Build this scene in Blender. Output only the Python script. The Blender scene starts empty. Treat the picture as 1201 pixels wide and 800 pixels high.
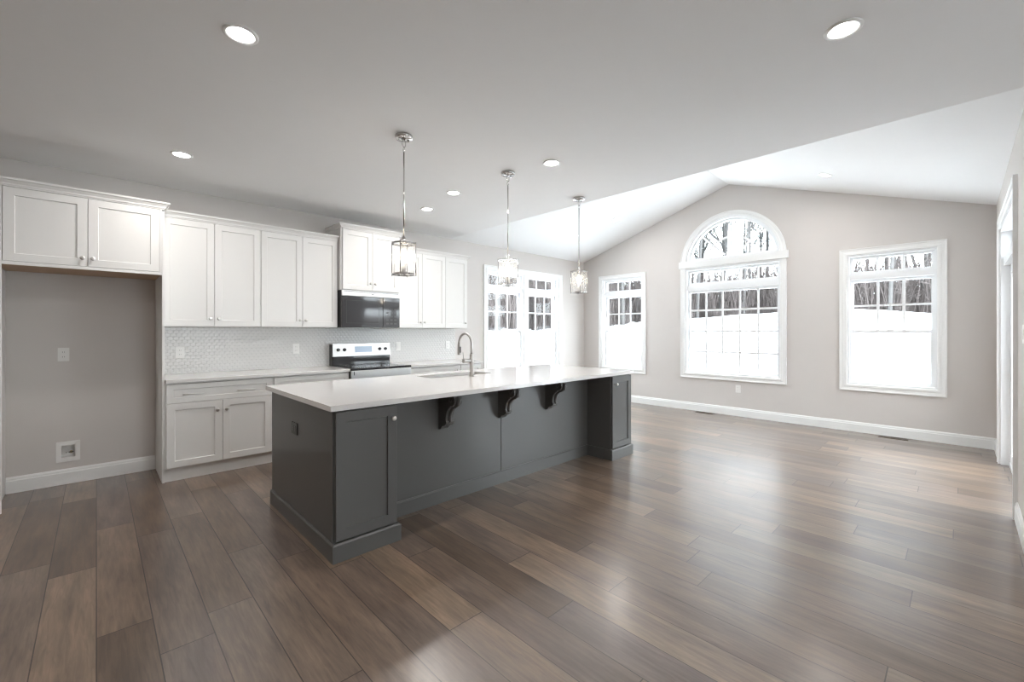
import bpy, bmesh, math, random
from mathutils import Vector, Matrix
from mathutils.geometry import tessellate_polygon

# ------------------------------------------------------------------ camera, world, exposure
sc = bpy.context.scene
COL = sc.collection
SKY_STRENGTH = 10.0
DOWNLIGHT_W = 8.5
PENDANT_W = 4.0
EXPOSURE = 0.44

cam_data = bpy.data.cameras.new('camera')
cam = bpy.data.objects.new('camera', cam_data)
COL.objects.link(cam)
cam.location = (0, 0, 1.339)
cam.rotation_euler = (math.pi / 2, 0, math.radians(46.1 - 90))
cam_data.sensor_fit = 'HORIZONTAL'
cam_data.sensor_width = 36
cam_data.lens = 506.5 / 1201 * 36
cam_data.shift_y = -11.0 / 1201
cam_data.clip_start = 0.02
cam_data.clip_end = 500
sc.camera = cam

world = bpy.data.worlds.new('overcast')
sc.world = world
world.use_nodes = True
nt = world.node_tree
nt.nodes.clear()
wo = nt.nodes.new('ShaderNodeOutputWorld')
bg = nt.nodes.new('ShaderNodeBackground')
bg.inputs['Color'].default_value = (0.90, 0.95, 1.0, 1)
bg.inputs['Strength'].default_value = SKY_STRENGTH
nt.links.new(bg.outputs[0], wo.inputs[0])

sc.view_settings.view_transform = 'Standard'
sc.view_settings.look = 'None'
sc.view_settings.gamma = 1
sc.view_settings.use_curve_mapping = False
sc.view_settings.exposure = EXPOSURE
sc.cycles.use_denoising = True
sc.cycles.filter_width = 1.3
sc.cycles.max_bounces = 12
sc.cycles.diffuse_bounces = 6
sc.cycles.glossy_bounces = 4
sc.cycles.transparent_max_bounces = 24
sc.cycles.sample_clamp_indirect = 20
sc.cycles.caustics_reflective = False
sc.cycles.caustics_refractive = False

# ------------------------------------------------------------------ key measures (metres)
XE = 7.33       # end wall with the arched window
YK = 5.46       # kitchen wall
YR = -0.28      # right wall with the sliding door
XD = 3.91       # where the flat ceiling stops and the vault starts
ZC = 2.77       # flat ceiling / eaves
ZR = 3.71       # ridge
YM = 2.59       # ridge line
XB, YB = -3.5, -4.0   # rest of the house behind the camera
WT = 0.20       # wall thickness

# ------------------------------------------------------------------ materials
def mat(name, color, rough=0.5, metal=0.0, spec=0.5, noise=0.0, nscale=8.0, bump=0.0, bscale=200.0, emis=None, estr=0.0, coat=0.0):
    m = bpy.data.materials.new(name)
    m.use_nodes = True
    n = m.node_tree
    b = n.nodes['Principled BSDF']
    b.inputs['Base Color'].default_value = (*color, 1)
    b.inputs['Roughness'].default_value = rough
    b.inputs['Metallic'].default_value = metal
    b.inputs['Specular IOR Level'].default_value = spec
    b.inputs['Coat Weight'].default_value = coat
    tc = n.nodes.new('ShaderNodeTexCoord')
    if noise > 0:
        t = n.nodes.new('ShaderNodeTexNoise')
        t.inputs['Scale'].default_value = nscale
        t.inputs['Detail'].default_value = 4
        n.links.new(tc.outputs['Object'], t.inputs['Vector'])
        r = n.nodes.new('ShaderNodeMapRange')
        r.inputs['To Min'].default_value = 1 - noise
        r.inputs['To Max'].default_value = 1 + noise
        n.links.new(t.outputs['Fac'], r.inputs['Value'])
        v = n.nodes.new('ShaderNodeVectorMath')
        v.operation = 'SCALE'
        v.inputs[0].default_value = color
        n.links.new(r.outputs[0], v.inputs['Scale'])
        n.links.new(v.outputs[0], b.inputs['Base Color'])
    if bump > 0:
        t = n.nodes.new('ShaderNodeTexNoise')
        t.inputs['Scale'].default_value = bscale
        t.inputs['Detail'].default_value = 3
        n.links.new(tc.outputs['Object'], t.inputs['Vector'])
        bp = n.nodes.new('ShaderNodeBump')
        bp.inputs['Strength'].default_value = bump
        bp.inputs['Distance'].default_value = 0.002
        n.links.new(t.outputs['Fac'], bp.inputs['Height'])
        n.links.new(bp.outputs[0], b.inputs['Normal'])
    if emis:
        b.inputs['Emission Color'].default_value = (*emis, 1)
        b.inputs['Emission Strength'].default_value = estr
    return m

M = {}
M['wall'] = mat('painted_wall', (0.625, 0.592, 0.568), 0.85, bump=0.08, bscale=300, noise=0.01)
M['ceiling'] = mat('ceiling_paint', (0.86, 0.86, 0.86), 0.9, bump=0.05, bscale=250, noise=0.008)
M['trim'] = mat('white_trim_paint', (0.82, 0.82, 0.81), 0.35, noise=0.006)
M['vinyl'] = mat('white_vinyl', (0.84, 0.85, 0.86), 0.35, noise=0.006)
M['cab'] = mat('white_cabinet_paint', (0.73, 0.72, 0.70), 0.38, noise=0.008, nscale=3)
M['gray'] = mat('charcoal_cabinet_paint', (0.096, 0.095, 0.092), 0.32, noise=0.03, nscale=2.5)
M['nickel'] = mat('brushed_nickel', (0.62, 0.60, 0.57), 0.28, 1.0, noise=0.03, nscale=60)
M['faucet'] = mat('stainless_faucet', (0.50, 0.48, 0.46), 0.33, 1.0, noise=0.03, nscale=60)
M['steel'] = mat('stainless_steel', (0.60, 0.59, 0.58), 0.38, 1.0, noise=0.03, nscale=30)
M['sink'] = mat('sink_steel', (0.42, 0.42, 0.42), 0.35, 1.0, noise=0.04, nscale=30)
M['chrome'] = mat('polished_nickel', (0.55, 0.54, 0.53), 0.12, 1.0, noise=0.02, nscale=40)
M['black'] = mat('black_enamel', (0.022, 0.022, 0.023), 0.18, noise=0.05)
M['blackglass'] = mat('black_glass', (0.045, 0.045, 0.048), 0.06, noise=0.05, spec=0.5)
M['darkplastic'] = mat('dark_grey_plastic', (0.05, 0.05, 0.05), 0.45, noise=0.05)
M['platewhite'] = mat('white_plastic', (0.80, 0.79, 0.77), 0.4, noise=0.01)
M['plategrey'] = mat('charcoal_plastic', (0.05, 0.05, 0.048), 0.4, noise=0.03)
M['slot'] = mat('slot_shadow_plastic', (0.03, 0.03, 0.03), 0.7, noise=0.02)
M['maple'] = mat('raw_maple_ply', (0.52, 0.36, 0.24), 0.6, noise=0.08, nscale=12)
M['brass'] = mat('valve_brass', (0.45, 0.33, 0.16), 0.35, 1.0, noise=0.05)
M['quartz'] = mat('white_quartz', (0.69, 0.672, 0.657), 0.12, noise=0.02, nscale=14)
M['lens'] = mat('light_lens', (0.9, 0.9, 0.9), 0.5, noise=0.01, emis=(1.0, 0.98, 0.95), estr=14)
M['bulb'] = mat('glowing_bulb', (1, 0.95, 0.85), 0.4, noise=0.01, emis=(1.0, 0.88, 0.70), estr=14)
M['sleeve'] = mat('candle_sleeve', (0.62, 0.60, 0.58), 0.4, noise=0.02)
M['vent'] = mat('brown_metal_grille', (0.10, 0.075, 0.055), 0.5, 0.4, noise=0.05)
M['display'] = mat('range_display', (0.05, 0.06, 0.07), 0.15, noise=0.3, nscale=120, emis=(0.55, 0.72, 0.95), estr=0.35)

def glass_mat(name, tint, gloss):
    m = bpy.data.materials.new(name)
    m.use_nodes = True
    n = m.node_tree
    n.nodes.clear()
    o = n.nodes.new('ShaderNodeOutputMaterial')
    mix = n.nodes.new('ShaderNodeMixShader')
    tr = n.nodes.new('ShaderNodeBsdfTransparent')
    tr.inputs[0].default_value = (*tint, 1)
    gl = n.nodes.new('ShaderNodeBsdfGlossy')
    gl.inputs['Roughness'].default_value = 0.02
    lw = n.nodes.new('ShaderNodeLayerWeight')
    lw.inputs['Blend'].default_value = 0.5
    pw = n.nodes.new('ShaderNodeMath'); pw.operation = 'POWER'; pw.inputs[1].default_value = 5
    n.links.new(lw.outputs['Facing'], pw.inputs[0])
    fr = n.nodes.new('ShaderNodeMath'); fr.operation = 'MULTIPLY_ADD'; fr.inputs[1].default_value = 0.9; fr.inputs[2].default_value = 0.015
    n.links.new(pw.outputs[0], fr.inputs[0])
    mu = n.nodes.new('ShaderNodeMath')
    mu.operation = 'MULTIPLY'
    mu.inputs[1].default_value = gloss
    # faint waviness so the pane is not a mathematically perfect sheet
    tc = n.nodes.new('ShaderNodeTexCoord')
    nz = n.nodes.new('ShaderNodeTexNoise')
    nz.inputs['Scale'].default_value = 3
    bm_ = n.nodes.new('ShaderNodeBump')
    bm_.inputs['Strength'].default_value = 0.02
    n.links.new(tc.outputs['Object'], nz.inputs['Vector'])
    n.links.new(nz.outputs['Fac'], bm_.inputs['Height'])
    n.links.new(bm_.outputs[0], gl.inputs['Normal'])
    n.links.new(fr.outputs[0], mu.inputs[0])
    n.links.new(mu.outputs[0], mix.inputs[0])
    n.links.new(tr.outputs[0], mix.inputs[1])
    n.links.new(gl.outputs[0], mix.inputs[2])
    n.links.new(mix.outputs[0], o.inputs[0])
    return m
M['glass'] = glass_mat('window_glass', (0.96, 0.98, 0.98), 1.0)
M['shadeglass'] = glass_mat('clear_shade_glass', (0.97, 0.97, 0.97), 1.6)
_n = M['shadeglass'].node_tree
_tl = _n.nodes.new('ShaderNodeBsdfTranslucent'); _tl.inputs[0].default_value = (0.95, 0.95, 0.95, 1)
_ad = _n.nodes.new('ShaderNodeMixShader'); _ad.inputs[0].default_value = 0.10
_o = _n.nodes['Material Output']; _src = _o.inputs[0].links[0].from_socket
_n.links.new(_src, _ad.inputs[1]); _n.links.new(_tl.outputs[0], _ad.inputs[2]); _n.links.new(_ad.outputs[0], _o.inputs[0])

def nmath(n, op, a, b=None, c=None):
    x = n.nodes.new('ShaderNodeMath')
    x.operation = op
    for i, v in enumerate((a, b, c)):
        if v is None: continue
        if isinstance(v, (int, float)): x.inputs[i].default_value = v
        else: n.links.new(v, x.inputs[i])
    return x.outputs[0]

def floor_material():
    m = bpy.data.materials.new('wood_plank_floor')
    m.use_nodes = True
    n = m.node_tree
    b = n.nodes['Principled BSDF']
    L = n.links.new
    tc = n.nodes.new('ShaderNodeTexCoord')
    sp = n.nodes.new('ShaderNodeSeparateXYZ')
    L(tc.outputs['Object'], sp.inputs[0])
    W, LEN = 0.19, 1.42
    fx = nmath(n, 'DIVIDE', sp.outputs[0], W)
    col = nmath(n, 'FLOOR', fx)
    fr = nmath(n, 'FRACT', fx)
    wn = n.nodes.new('ShaderNodeTexWhiteNoise'); wn.noise_dimensions = '1D'
    L(nmath(n, 'ADD', col, 31.7), wn.inputs['W'])
    yy = nmath(n, 'ADD', nmath(n, 'DIVIDE', sp.outputs[1], LEN), nmath(n, 'MULTIPLY', wn.outputs['Value'], 9.0))
    row = nmath(n, 'FLOOR', yy)
    fy = nmath(n, 'FRACT', yy)
    cb = n.nodes.new('ShaderNodeCombineXYZ')
    L(col, cb.inputs[0]); L(row, cb.inputs[1])
    w2 = n.nodes.new('ShaderNodeTexWhiteNoise'); w2.noise_dimensions = '2D'
    L(cb.outputs[0], w2.inputs['Vector'])
    ramp = n.nodes.new('ShaderNodeValToRGB')
    cols = [(0.0, (0.098, 0.064, 0.042)), (0.22, (0.142, 0.095, 0.064)), (0.42, (0.130, 0.093, 0.074)),
            (0.62, (0.176, 0.120, 0.082)), (0.8, (0.160, 0.117, 0.089)), (1.0, (0.205, 0.142, 0.096))]
    e = ramp.color_ramp.elements
    e[0].position, e[0].color = cols[0][0], (*cols[0][1], 1)
    e[1].position, e[1].color = cols[-1][0], (*cols[-1][1], 1)
    for p, c in cols[1:-1]:
        q = e.new(p); q.color = (*c, 1)
    L(w2.outputs['Value'], ramp.inputs[0])
    # grain running along the plank
    gv = n.nodes.new('ShaderNodeCombineXYZ')
    L(nmath(n, 'MULTIPLY', sp.outputs[0], 60.0), gv.inputs[0])
    L(nmath(n, 'ADD', nmath(n, 'MULTIPLY', sp.outputs[1], 5.0), nmath(n, 'MULTIPLY', w2.outputs['Value'], 40.0)), gv.inputs[1])
    L(nmath(n, 'MULTIPLY', w2.outputs['Value'], 17.0), gv.inputs[2])
    g = n.nodes.new('ShaderNodeTexNoise'); g.inputs['Scale'].default_value = 1.0; g.inputs['Detail'].default_value = 8; g.inputs['Roughness'].default_value = 0.62
    g.inputs['Distortion'].default_value = 0.6
    L(gv.outputs[0], g.inputs['Vector'])
    bv = n.nodes.new('ShaderNodeCombineXYZ')
    L(nmath(n, 'MULTIPLY', sp.outputs[0], 9.0), bv.inputs[0])
    L(nmath(n, 'ADD', nmath(n, 'MULTIPLY', sp.outputs[1], 1.6), nmath(n, 'MULTIPLY', w2.outputs['Value'], 23.0)), bv.inputs[1])
    bl = n.nodes.new('ShaderNodeTexNoise'); bl.inputs['Scale'].default_value = 1.0; bl.inputs['Detail'].default_value = 3
    L(bv.outputs[0], bl.inputs['Vector'])
    gm = n.nodes.new('ShaderNodeMapRange'); gm.inputs['From Min'].default_value = 0.3; gm.inputs['From Max'].default_value = 0.7
    gm.inputs['To Min'].default_value = 0.70; gm.inputs['To Max'].default_value = 1.28
    L(g.outputs['Fac'], gm.inputs['Value'])
    bmr = n.nodes.new('ShaderNodeMapRange'); bmr.inputs['From Min'].default_value = 0.3; bmr.inputs['From Max'].default_value = 0.7
    bmr.inputs['To Min'].default_value = 0.70; bmr.inputs['To Max'].default_value = 1.22
    L(bl.outputs['Fac'], bmr.inputs['Value'])
    f = nmath(n, 'MULTIPLY', gm.outputs[0], bmr.outputs[0])
    # seams
    d1 = nmath(n, 'MINIMUM', fr, nmath(n, 'SUBTRACT', 1.0, fr))
    s1 = nmath(n, 'LESS_THAN', d1, 0.011)
    d2 = nmath(n, 'MINIMUM', fy, nmath(n, 'SUBTRACT', 1.0, fy))
    s2 = nmath(n, 'LESS_THAN', d2, 0.0016)
    s = nmath(n, 'MAXIMUM', s1, s2)
    f2 = nmath(n, 'MULTIPLY', f, nmath(n, 'SUBTRACT', 1.0, nmath(n, 'MULTIPLY', s, 0.72)))
    sc_ = n.nodes.new('ShaderNodeVectorMath'); sc_.operation = 'SCALE'
    L(ramp.outputs[0], sc_.inputs[0]); L(f2, sc_.inputs['Scale'])
    L(sc_.outputs[0], b.inputs['Base Color'])
    rr = n.nodes.new('ShaderNodeMapRange'); rr.inputs['To Min'].default_value = 0.32; rr.inputs['To Max'].default_value = 0.48
    L(g.outputs['Fac'], rr.inputs['Value'])
    L(rr.outputs[0], b.inputs['Roughness'])
    b.inputs['Specular IOR Level'].default_value = 0.35
    b.inputs['Coat Weight'].default_value = 1.0
    b.inputs['Coat Roughness'].default_value = 0.24
    bu = n.nodes.new('ShaderNodeBump'); bu.inputs['Strength'].default_value = 0.12; bu.inputs['Distance'].default_value = 0.001
    L(nmath(n, 'SUBTRACT', g.outputs['Fac'], s), bu.inputs['Height'])
    L(bu.outputs[0], b.inputs['Normal']); L(bu.outputs[0], b.inputs['Coat Normal'])
    return m
M['floor'] = floor_material()

def tile_material():
    m = bpy.data.materials.new('scalloped_white_tile')
    m.use_nodes = True
    n = m.node_tree
    b = n.nodes['Principled BSDF']
    L = n.links.new
    tc = n.nodes.new('ShaderNodeTexCoord')
    mp = n.nodes.new('ShaderNodeMapping')
    mp.inputs['Rotation'].default_value = (math.pi / 2, 0, 0)
    L(tc.outputs['Object'], mp.inputs['Vector'])
    sp = n.nodes.new('ShaderNodeSeparateXYZ')
    L(tc.outputs['Object'], sp.inputs[0])
    # overlapping fish-scale tiles in staggered rows
    zs = nmath(n, 'DIVIDE', sp.outputs[2], 0.032)
    row = nmath(n, 'FLOOR', zs)
    xs = nmath(n, 'ADD', nmath(n, 'DIVIDE', sp.outputs[0], 0.046), nmath(n, 'MULTIPLY', nmath(n, 'MODULO', row, 2.0), 0.5))
    fx = nmath(n, 'SUBTRACT', nmath(n, 'FRACT', xs), 0.5)
    fz = nmath(n, 'SUBTRACT', nmath(n, 'FRACT', zs), 0.35)
    d = nmath(n, 'SQRT', nmath(n, 'ADD', nmath(n, 'MULTIPLY', fx, fx), nmath(n, 'MULTIPLY', nmath(n, 'MULTIPLY', fz, fz), 0.6)))
    tn = n.nodes.new('ShaderNodeTexWhiteNoise'); tn.noise_dimensions = '2D'
    cv = n.nodes.new('ShaderNodeCombineXYZ'); L(nmath(n, 'FLOOR', xs), cv.inputs[0]); L(row, cv.inputs[1]); L(cv.outputs[0], tn.inputs['Vector'])
    tl = nmath(n, 'MULTIPLY', nmath(n, 'MULTIPLY', fx, nmath(n, 'SUBTRACT', tn.outputs['Value'], 0.5)), 1.2)
    h0 = nmath(n, 'SUBTRACT', 1.0, nmath(n, 'POWER', nmath(n, 'MULTIPLY', d, 1.75), 4.0))
    h = nmath(n, 'ADD', nmath(n, 'MAXIMUM', h0, 0.0), tl)
    bu = n.nodes.new('ShaderNodeBump'); bu.inputs['Strength'].default_value = 0.6; bu.inputs['Distance'].default_value = 0.004
    L(h, bu.inputs['Height'])
    L(bu.outputs[0], b.inputs['Normal'])
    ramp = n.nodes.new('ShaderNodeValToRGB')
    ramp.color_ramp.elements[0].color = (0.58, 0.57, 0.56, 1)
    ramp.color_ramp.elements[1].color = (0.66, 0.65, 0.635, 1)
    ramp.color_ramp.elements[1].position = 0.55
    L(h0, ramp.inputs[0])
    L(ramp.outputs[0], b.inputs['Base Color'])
    b.inputs['Roughness'].default_value = 0.14
    return m
M['tile'] = tile_material()

# ------------------------------------------------------------------ mesh helpers
def new_bm(): return bmesh.new()

def box(bm, x0, x1, y0, y1, z0, z1, bev=0.0, seg=1):
    vs = [bm.verts.new(p) for p in ((x0, y0, z0), (x1, y0, z0), (x1, y1, z0), (x0, y1, z0), (x0, y0, z1), (x1, y0, z1), (x1, y1, z1), (x0, y1, z1))]
    fs = [bm.faces.new([vs[i] for i in f]) for f in ((3, 2, 1, 0), (4, 5, 6, 7), (0, 1, 5, 4), (1, 2, 6, 5), (2, 3, 7, 6), (3, 0, 4, 7))]
    if bev > 0:
        es = list({e for f in fs for e in f.edges})
        bmesh.ops.bevel(bm, geom=es, offset=bev, segments=seg, affect='EDGES', profile=0.6)
    return bm

def frame_of(d):
    d = Vector(d).normalized()
    up = Vector((0, 0, 1)) if abs(d.z) < 0.9 else Vector((1, 0, 0))
    a = d.cross(up).normalized()
    return a, d.cross(a).normalized()

def lathe(bm, prof, origin, axis=(0, 0, 1), n=24, cap=True):
    """prof: list of (radius, distance along axis)"""
    o = Vector(origin); ax = Vector(axis).normalized(); a, b = frame_of(ax)
    rings = []
    for r, h in prof:
        c = o + ax * h
        rings.append([bm.verts.new(c + (a * math.cos(2 * math.pi * i / n) + b * math.sin(2 * math.pi * i / n)) * max(r, 1e-5)) for i in range(n)])
    for k in range(len(rings) - 1):
        for i in range(n):
            j = (i + 1) % n
            f = bm.faces.new((rings[k][i], rings[k][j], rings[k + 1][j], rings[k + 1][i])); f.smooth = True
    if cap:
        bm.faces.new(rings[0]); bm.faces.new(rings[-1])
    return bm

def tube(bm, pts, rad, n=12, cap=True, closed=False):
    pts = [Vector(p) for p in pts]
    m = len(pts)
    rads = rad if isinstance(rad, (list, tuple)) else [rad] * m
    prev = None; rings = []
    for i, p in enumerate(pts):
        if closed: d = pts[(i + 1) % m] - pts[i - 1]
        else: d = pts[min(i + 1, m - 1)] - pts[max(i - 1, 0)]
        d.normalize()
        if prev is None: a, b = frame_of(d)
        else:
            a = prev - d * prev.dot(d)
            if a.length < 1e-6: a, b = frame_of(d)
            a.normalize(); b = d.cross(a)
        prev = a
        rings.append([bm.verts.new(p + (a * math.cos(2 * math.pi * k / n) + b * math.sin(2 * math.pi * k / n)) * rads[i]) for k in range(n)])
    for i in range(m if closed else m - 1):
        r0, r1 = rings[i], rings[(i + 1) % m]
        for k in range(n):
            j = (k + 1) % n
            f = bm.faces.new((r0[k], r0[j], r1[j], r1[k])); f.smooth = True
    if cap and not closed:
        bm.faces.new(rings[0]); bm.faces.new(rings[-1])
    return bm

def sweep(bm, prof, path, closed, tf):
    """prof: closed polygon of (o, h): o sideways (to the left of the path), h out of the plane. Mitred corners."""
    m = len(path); P = [Vector((p[0], p[1])) for p in path]
    rings = []
    for i in range(m):
        if closed or 0 < i < m - 1:
            d0 = (P[i] - P[i - 1]).normalized(); d1 = (P[(i + 1) % m] - P[i]).normalized()
        elif i == 0: d0 = d1 = (P[1] - P[0]).normalized()
        else: d0 = d1 = (P[-1] - P[-2]).normalized()
        n0 = Vector((-d0.y, d0.x)); n1 = Vector((-d1.y, d1.x))
        k = n0 + n1
        k = k / (k.dot(n0)) if k.length > 1e-6 else n0
        rings.append([bm.verts.new(tf(P[i].x + k.x * o, P[i].y + k.y * o, h)) for o, h in prof])
    q = len(prof)
    for i in range(m if closed else m - 1):
        r0, r1 = rings[i], rings[(i + 1) % m]
        for j in range(q):
            bm.faces.new((r0[j], r0[(j + 1) % q], r1[(j + 1) % q], r1[j]))
    if not closed:
        bm.faces.new(rings[0]); bm.faces.new(list(reversed(rings[-1])))
    return bm

def slab(bm, outer, holes, tf, d0, d1):
    """a flat plate with holes, in plane coordinates (a, b) mapped by tf(a, b, d)"""
    loops = [outer] + holes
    tri = tessellate_polygon([[Vector((p[0], p[1], 0)) for p in l] for l in loops])
    flat = [p for l in loops for p in l]
    va = [bm.verts.new(tf(p[0], p[1], d0)) for p in flat]
    vb = [bm.verts.new(tf(p[0], p[1], d1)) for p in flat]
    for t in tri:
        bm.faces.new([va[i] for i in t]); bm.faces.new([vb[i] for i in reversed(t)])
    k = 0
    for l in loops:
        n = len(l)
        for i in range(n):
            j = (i + 1) % n
            bm.faces.new((va[k + i], va[k + j], vb[k + j], vb[k + i]))
        k += n
    return bm

def obj(name, bm, m, parent=None, smooth_angle=None):
    bmesh.ops.recalc_face_normals(bm, faces=bm.faces)
    me = bpy.data.meshes.new(name)
    bm.to_mesh(me); bm.free()
    o = bpy.data.objects.new(name, me)
    COL.objects.link(o)
    if parent is not None:
        r = parent; loc = Vector(r.location)
        while r.parent is not None:
            r = r.parent; loc += Vector(r.location)
        me.transform(Matrix.Translation(-loc))
        o.parent = parent
    ms = m if isinstance(m, (list, tuple)) else [m]
    for x in ms: me.materials.append(x)
    return o

def thing(name, label, cat, loc, group=None):
    o = bpy.data.objects.new(name, None)
    COL.objects.link(o)
    o.empty_display_size = 0.1
    o.location = loc
    o['label'] = label; o['category'] = cat
    if group: o['group'] = group
    return o

def tag(o, label, cat, group=None, kind=None):
    if label: o['label'] = label
    if cat: o['category'] = cat
    if group: o['group'] = group
    if kind: o['kind'] = kind
    return o

def rebase(o):
    """put the origin of a one-mesh thing at the middle of its foot"""
    vs = [v.co for v in o.data.vertices]
    c = Vector(((min(v.x for v in vs) + max(v.x for v in vs)) / 2, (min(v.y for v in vs) + max(v.y for v in vs)) / 2, min(v.z for v in vs)))
    o.data.transform(Matrix.Translation(-c)); o.location = c
    return o

def struct(name, bm, m):
    o = obj(name, bm, m)
    o['kind'] = 'structure'
    return o

def struct_root(name, loc):
    o = bpy.data.objects.new(name, None)
    COL.objects.link(o); o.location = loc; o['kind'] = 'structure'; o.empty_display_size = 0.1
    return o

def copy_tree(o, parent=None):
    c = o.copy(); COL.objects.link(c); c.parent = parent
    for ch in list(o.children): copy_tree(ch, c)
    return c

tf_end = lambda a, b, d: (XE + d, a, b)          # a = Y, b = Z, d outwards
tf_kit = lambda a, b, d: (a, YK + d, b)          # a = X
tf_rgt = lambda a, b, d: (a, YR - d, b)          # a = X
tf_back = lambda a, b, d: (a, YB - d, b)

# ------------------------------------------------------------------ the room shell
bm = new_bm(); box(bm, XB - WT, XE + WT, YB - WT, YK + WT, -0.15, 0.0)
struct('floor', bm, M['floor'])

def rect(a0, a1, b0, b1): return [(a0, b0), (a1, b0), (a1, b1), (a0, b1)]
# window openings
W_R = (0.197, 1.065, 0.635, 2.362)     # right window of the end wall
W_L = (4.121, 4.983, 0.635, 2.362)     # left window of the end wall
AC = 2.577; AR = 0.715; AZ = 2.478     # arched window centre, half width, spring height
W_C = (AC - AR, AC + AR, 0.64)
NARC = 36
arch_hole = [(W_C[0], W_C[2]), (W_C[1], W_C[2])] + [(AC + AR * math.cos(math.pi * i / NARC), AZ + AR * math.sin(math.pi * i / NARC)) for i in range(NARC + 1)]
W_K = (4.685, 6.530, 0.635, 2.362)     # double window in the kitchen wall
DO = (4.79, 6.59, 0.0, 2.372)          # sliding door opening

bm = new_bm()
slab(bm, [(YR - WT, -0.15), (YK + WT, -0.15), (YK + WT, ZC), (YM, ZR + 0.03), (YR - WT, ZC)],
     [rect(*W_R), rect(*W_L), arch_hole], tf_end, 0, WT)
struct('wall_end', bm, M['wall'])
bm = new_bm()
slab(bm, rect(XB, XE, 0, ZC + 0.02), [rect(*W_K), rect(-0.2235, -0.1335, 0.2305, 0.3395)], tf_kit, 0, WT)
struct('wall_kitchen', bm, M['wall'])
bm = new_bm()
slab(bm, [(XD, 0), (DO[0], 0), (DO[0], DO[3]), (DO[1], DO[3]), (DO[1], 0), (XE, 0), (XE, ZC + 0.02), (XD, ZC + 0.02)], [], tf_rgt, 0, WT)
struct('wall_right', bm, M['wall'])
# gable above the flat ceiling, facing the vaulted part
bm = new_bm()
slab(bm, [(YR - WT, ZC + 0.13), (YK + WT, ZC + 0.13), (YM, ZR + 0.12)], [], lambda a, b, d: (XD - d, a, b), 0, 0.1)
struct('wall_gable', bm, M['ceiling'])
# wall of the rest of the house behind the camera
FW = (1.2, 3.2, 0.8, 2.30)  # opening for the added fill window, out of view
bm = new_bm(); slab(bm, rect(XB, XD + WT, 0, ZC + 0.02), [rect(*FW)], tf_back, 0, WT)
struct('wall_back', bm, M['wall'])
bm = new_bm(); box(bm, XB - WT, XB, YB - WT, YK + WT, 0, ZC + 0.02)
struct('wall_left', bm, M['wall'])
bm = new_bm(); box(bm, XD, XD + WT, YB, YR - WT, 0, ZC + 0.02)
struct('wall_side', bm, M['wall'])
# ceilings
bm = new_bm(); box(bm, XB - WT, XD, YB - WT, YK + WT, ZC, ZC + 0.14)
box(bm, XD, XD + WT, YB - WT, YR - WT, ZC, ZC + 0.14)
struct('ceiling', bm, M['ceiling'])
bm = new_bm()
sl = (ZR - ZC) / (YK - YM)
for sgn, y0 in ((1, YK), (-1, YR)):
    yo = y0 + sgn * WT
    zo = ZR - sl * abs(yo - YM)
    slab(bm, [(yo, zo), (YM, ZR), (YM, ZR + 0.15), (yo, zo + 0.15)], [], lambda a, b, d: (XD - 0.1 + d, a, b), 0, XE + WT - XD + 0.1)
o = struct('ceiling_vault', bm, M['ceiling'])

# baseboards
BB = [(0, 0), (0.016, 0), (0.016, 0.100), (0.012, 0.108), (0.012, 0.118), (0.006, 0.133), (0, 0.133)]
def baseboard(name, path):
    bm = new_bm()
    sweep(bm, BB, path, False, lambda a, b, h: (a, b, h))
    return struct(name, bm, M['trim'])
baseboard('baseboard_end', [(XE, YR + 0.001), (XE, YK - 0.001)][::1])
baseboard('baseboard_kitchen', [(XE - 0.016, YK), (4.06, YK)])
baseboard('baseboard_niche', [(0.414, YK), (-0.538, YK)])
baseboard('baseboard_left', [(-0.645, YK), (XB, YK)])
baseboard('baseboard_right', [(6.685, YR), (XE - 0.016, YR)])
baseboard('baseboard_near', [(XD, YR), (4.695, YR)])

# ------------------------------------------------------------------ windows
CAS = [(0.0, 0.0), (0.0, -0.014), (0.008, -0.020), (0.030, -0.020), (0.040, -0.016), (0.066, -0.018), (0.074, -0.024), (0.085, -0.024), (0.085, 0.0)]
def ring(bm, tf, a0, a1, b0, b1, w, d0, d1):
    """rectangular frame: outer edge on the given rectangle, w wide inwards (counter-clockwise path, left = inside)"""
    sweep(bm, [(0, d0), (w, d0), (w, d1), (0, d1)], rect(a0, a1, b0, b1), True, tf)
def tbox(bm, tf, a0, a1, b0, b1, d0, d1):
    slab(bm, rect(a0, a1, b0, b1), [], tf, d0, d1)
def casing(bm, tf, pts, closed=True):
    # pts counter-clockwise; the casing grows to the outside (right of the path)
    sweep(bm, [(-o, h) for o, h in CAS], pts, closed, tf)

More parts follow.
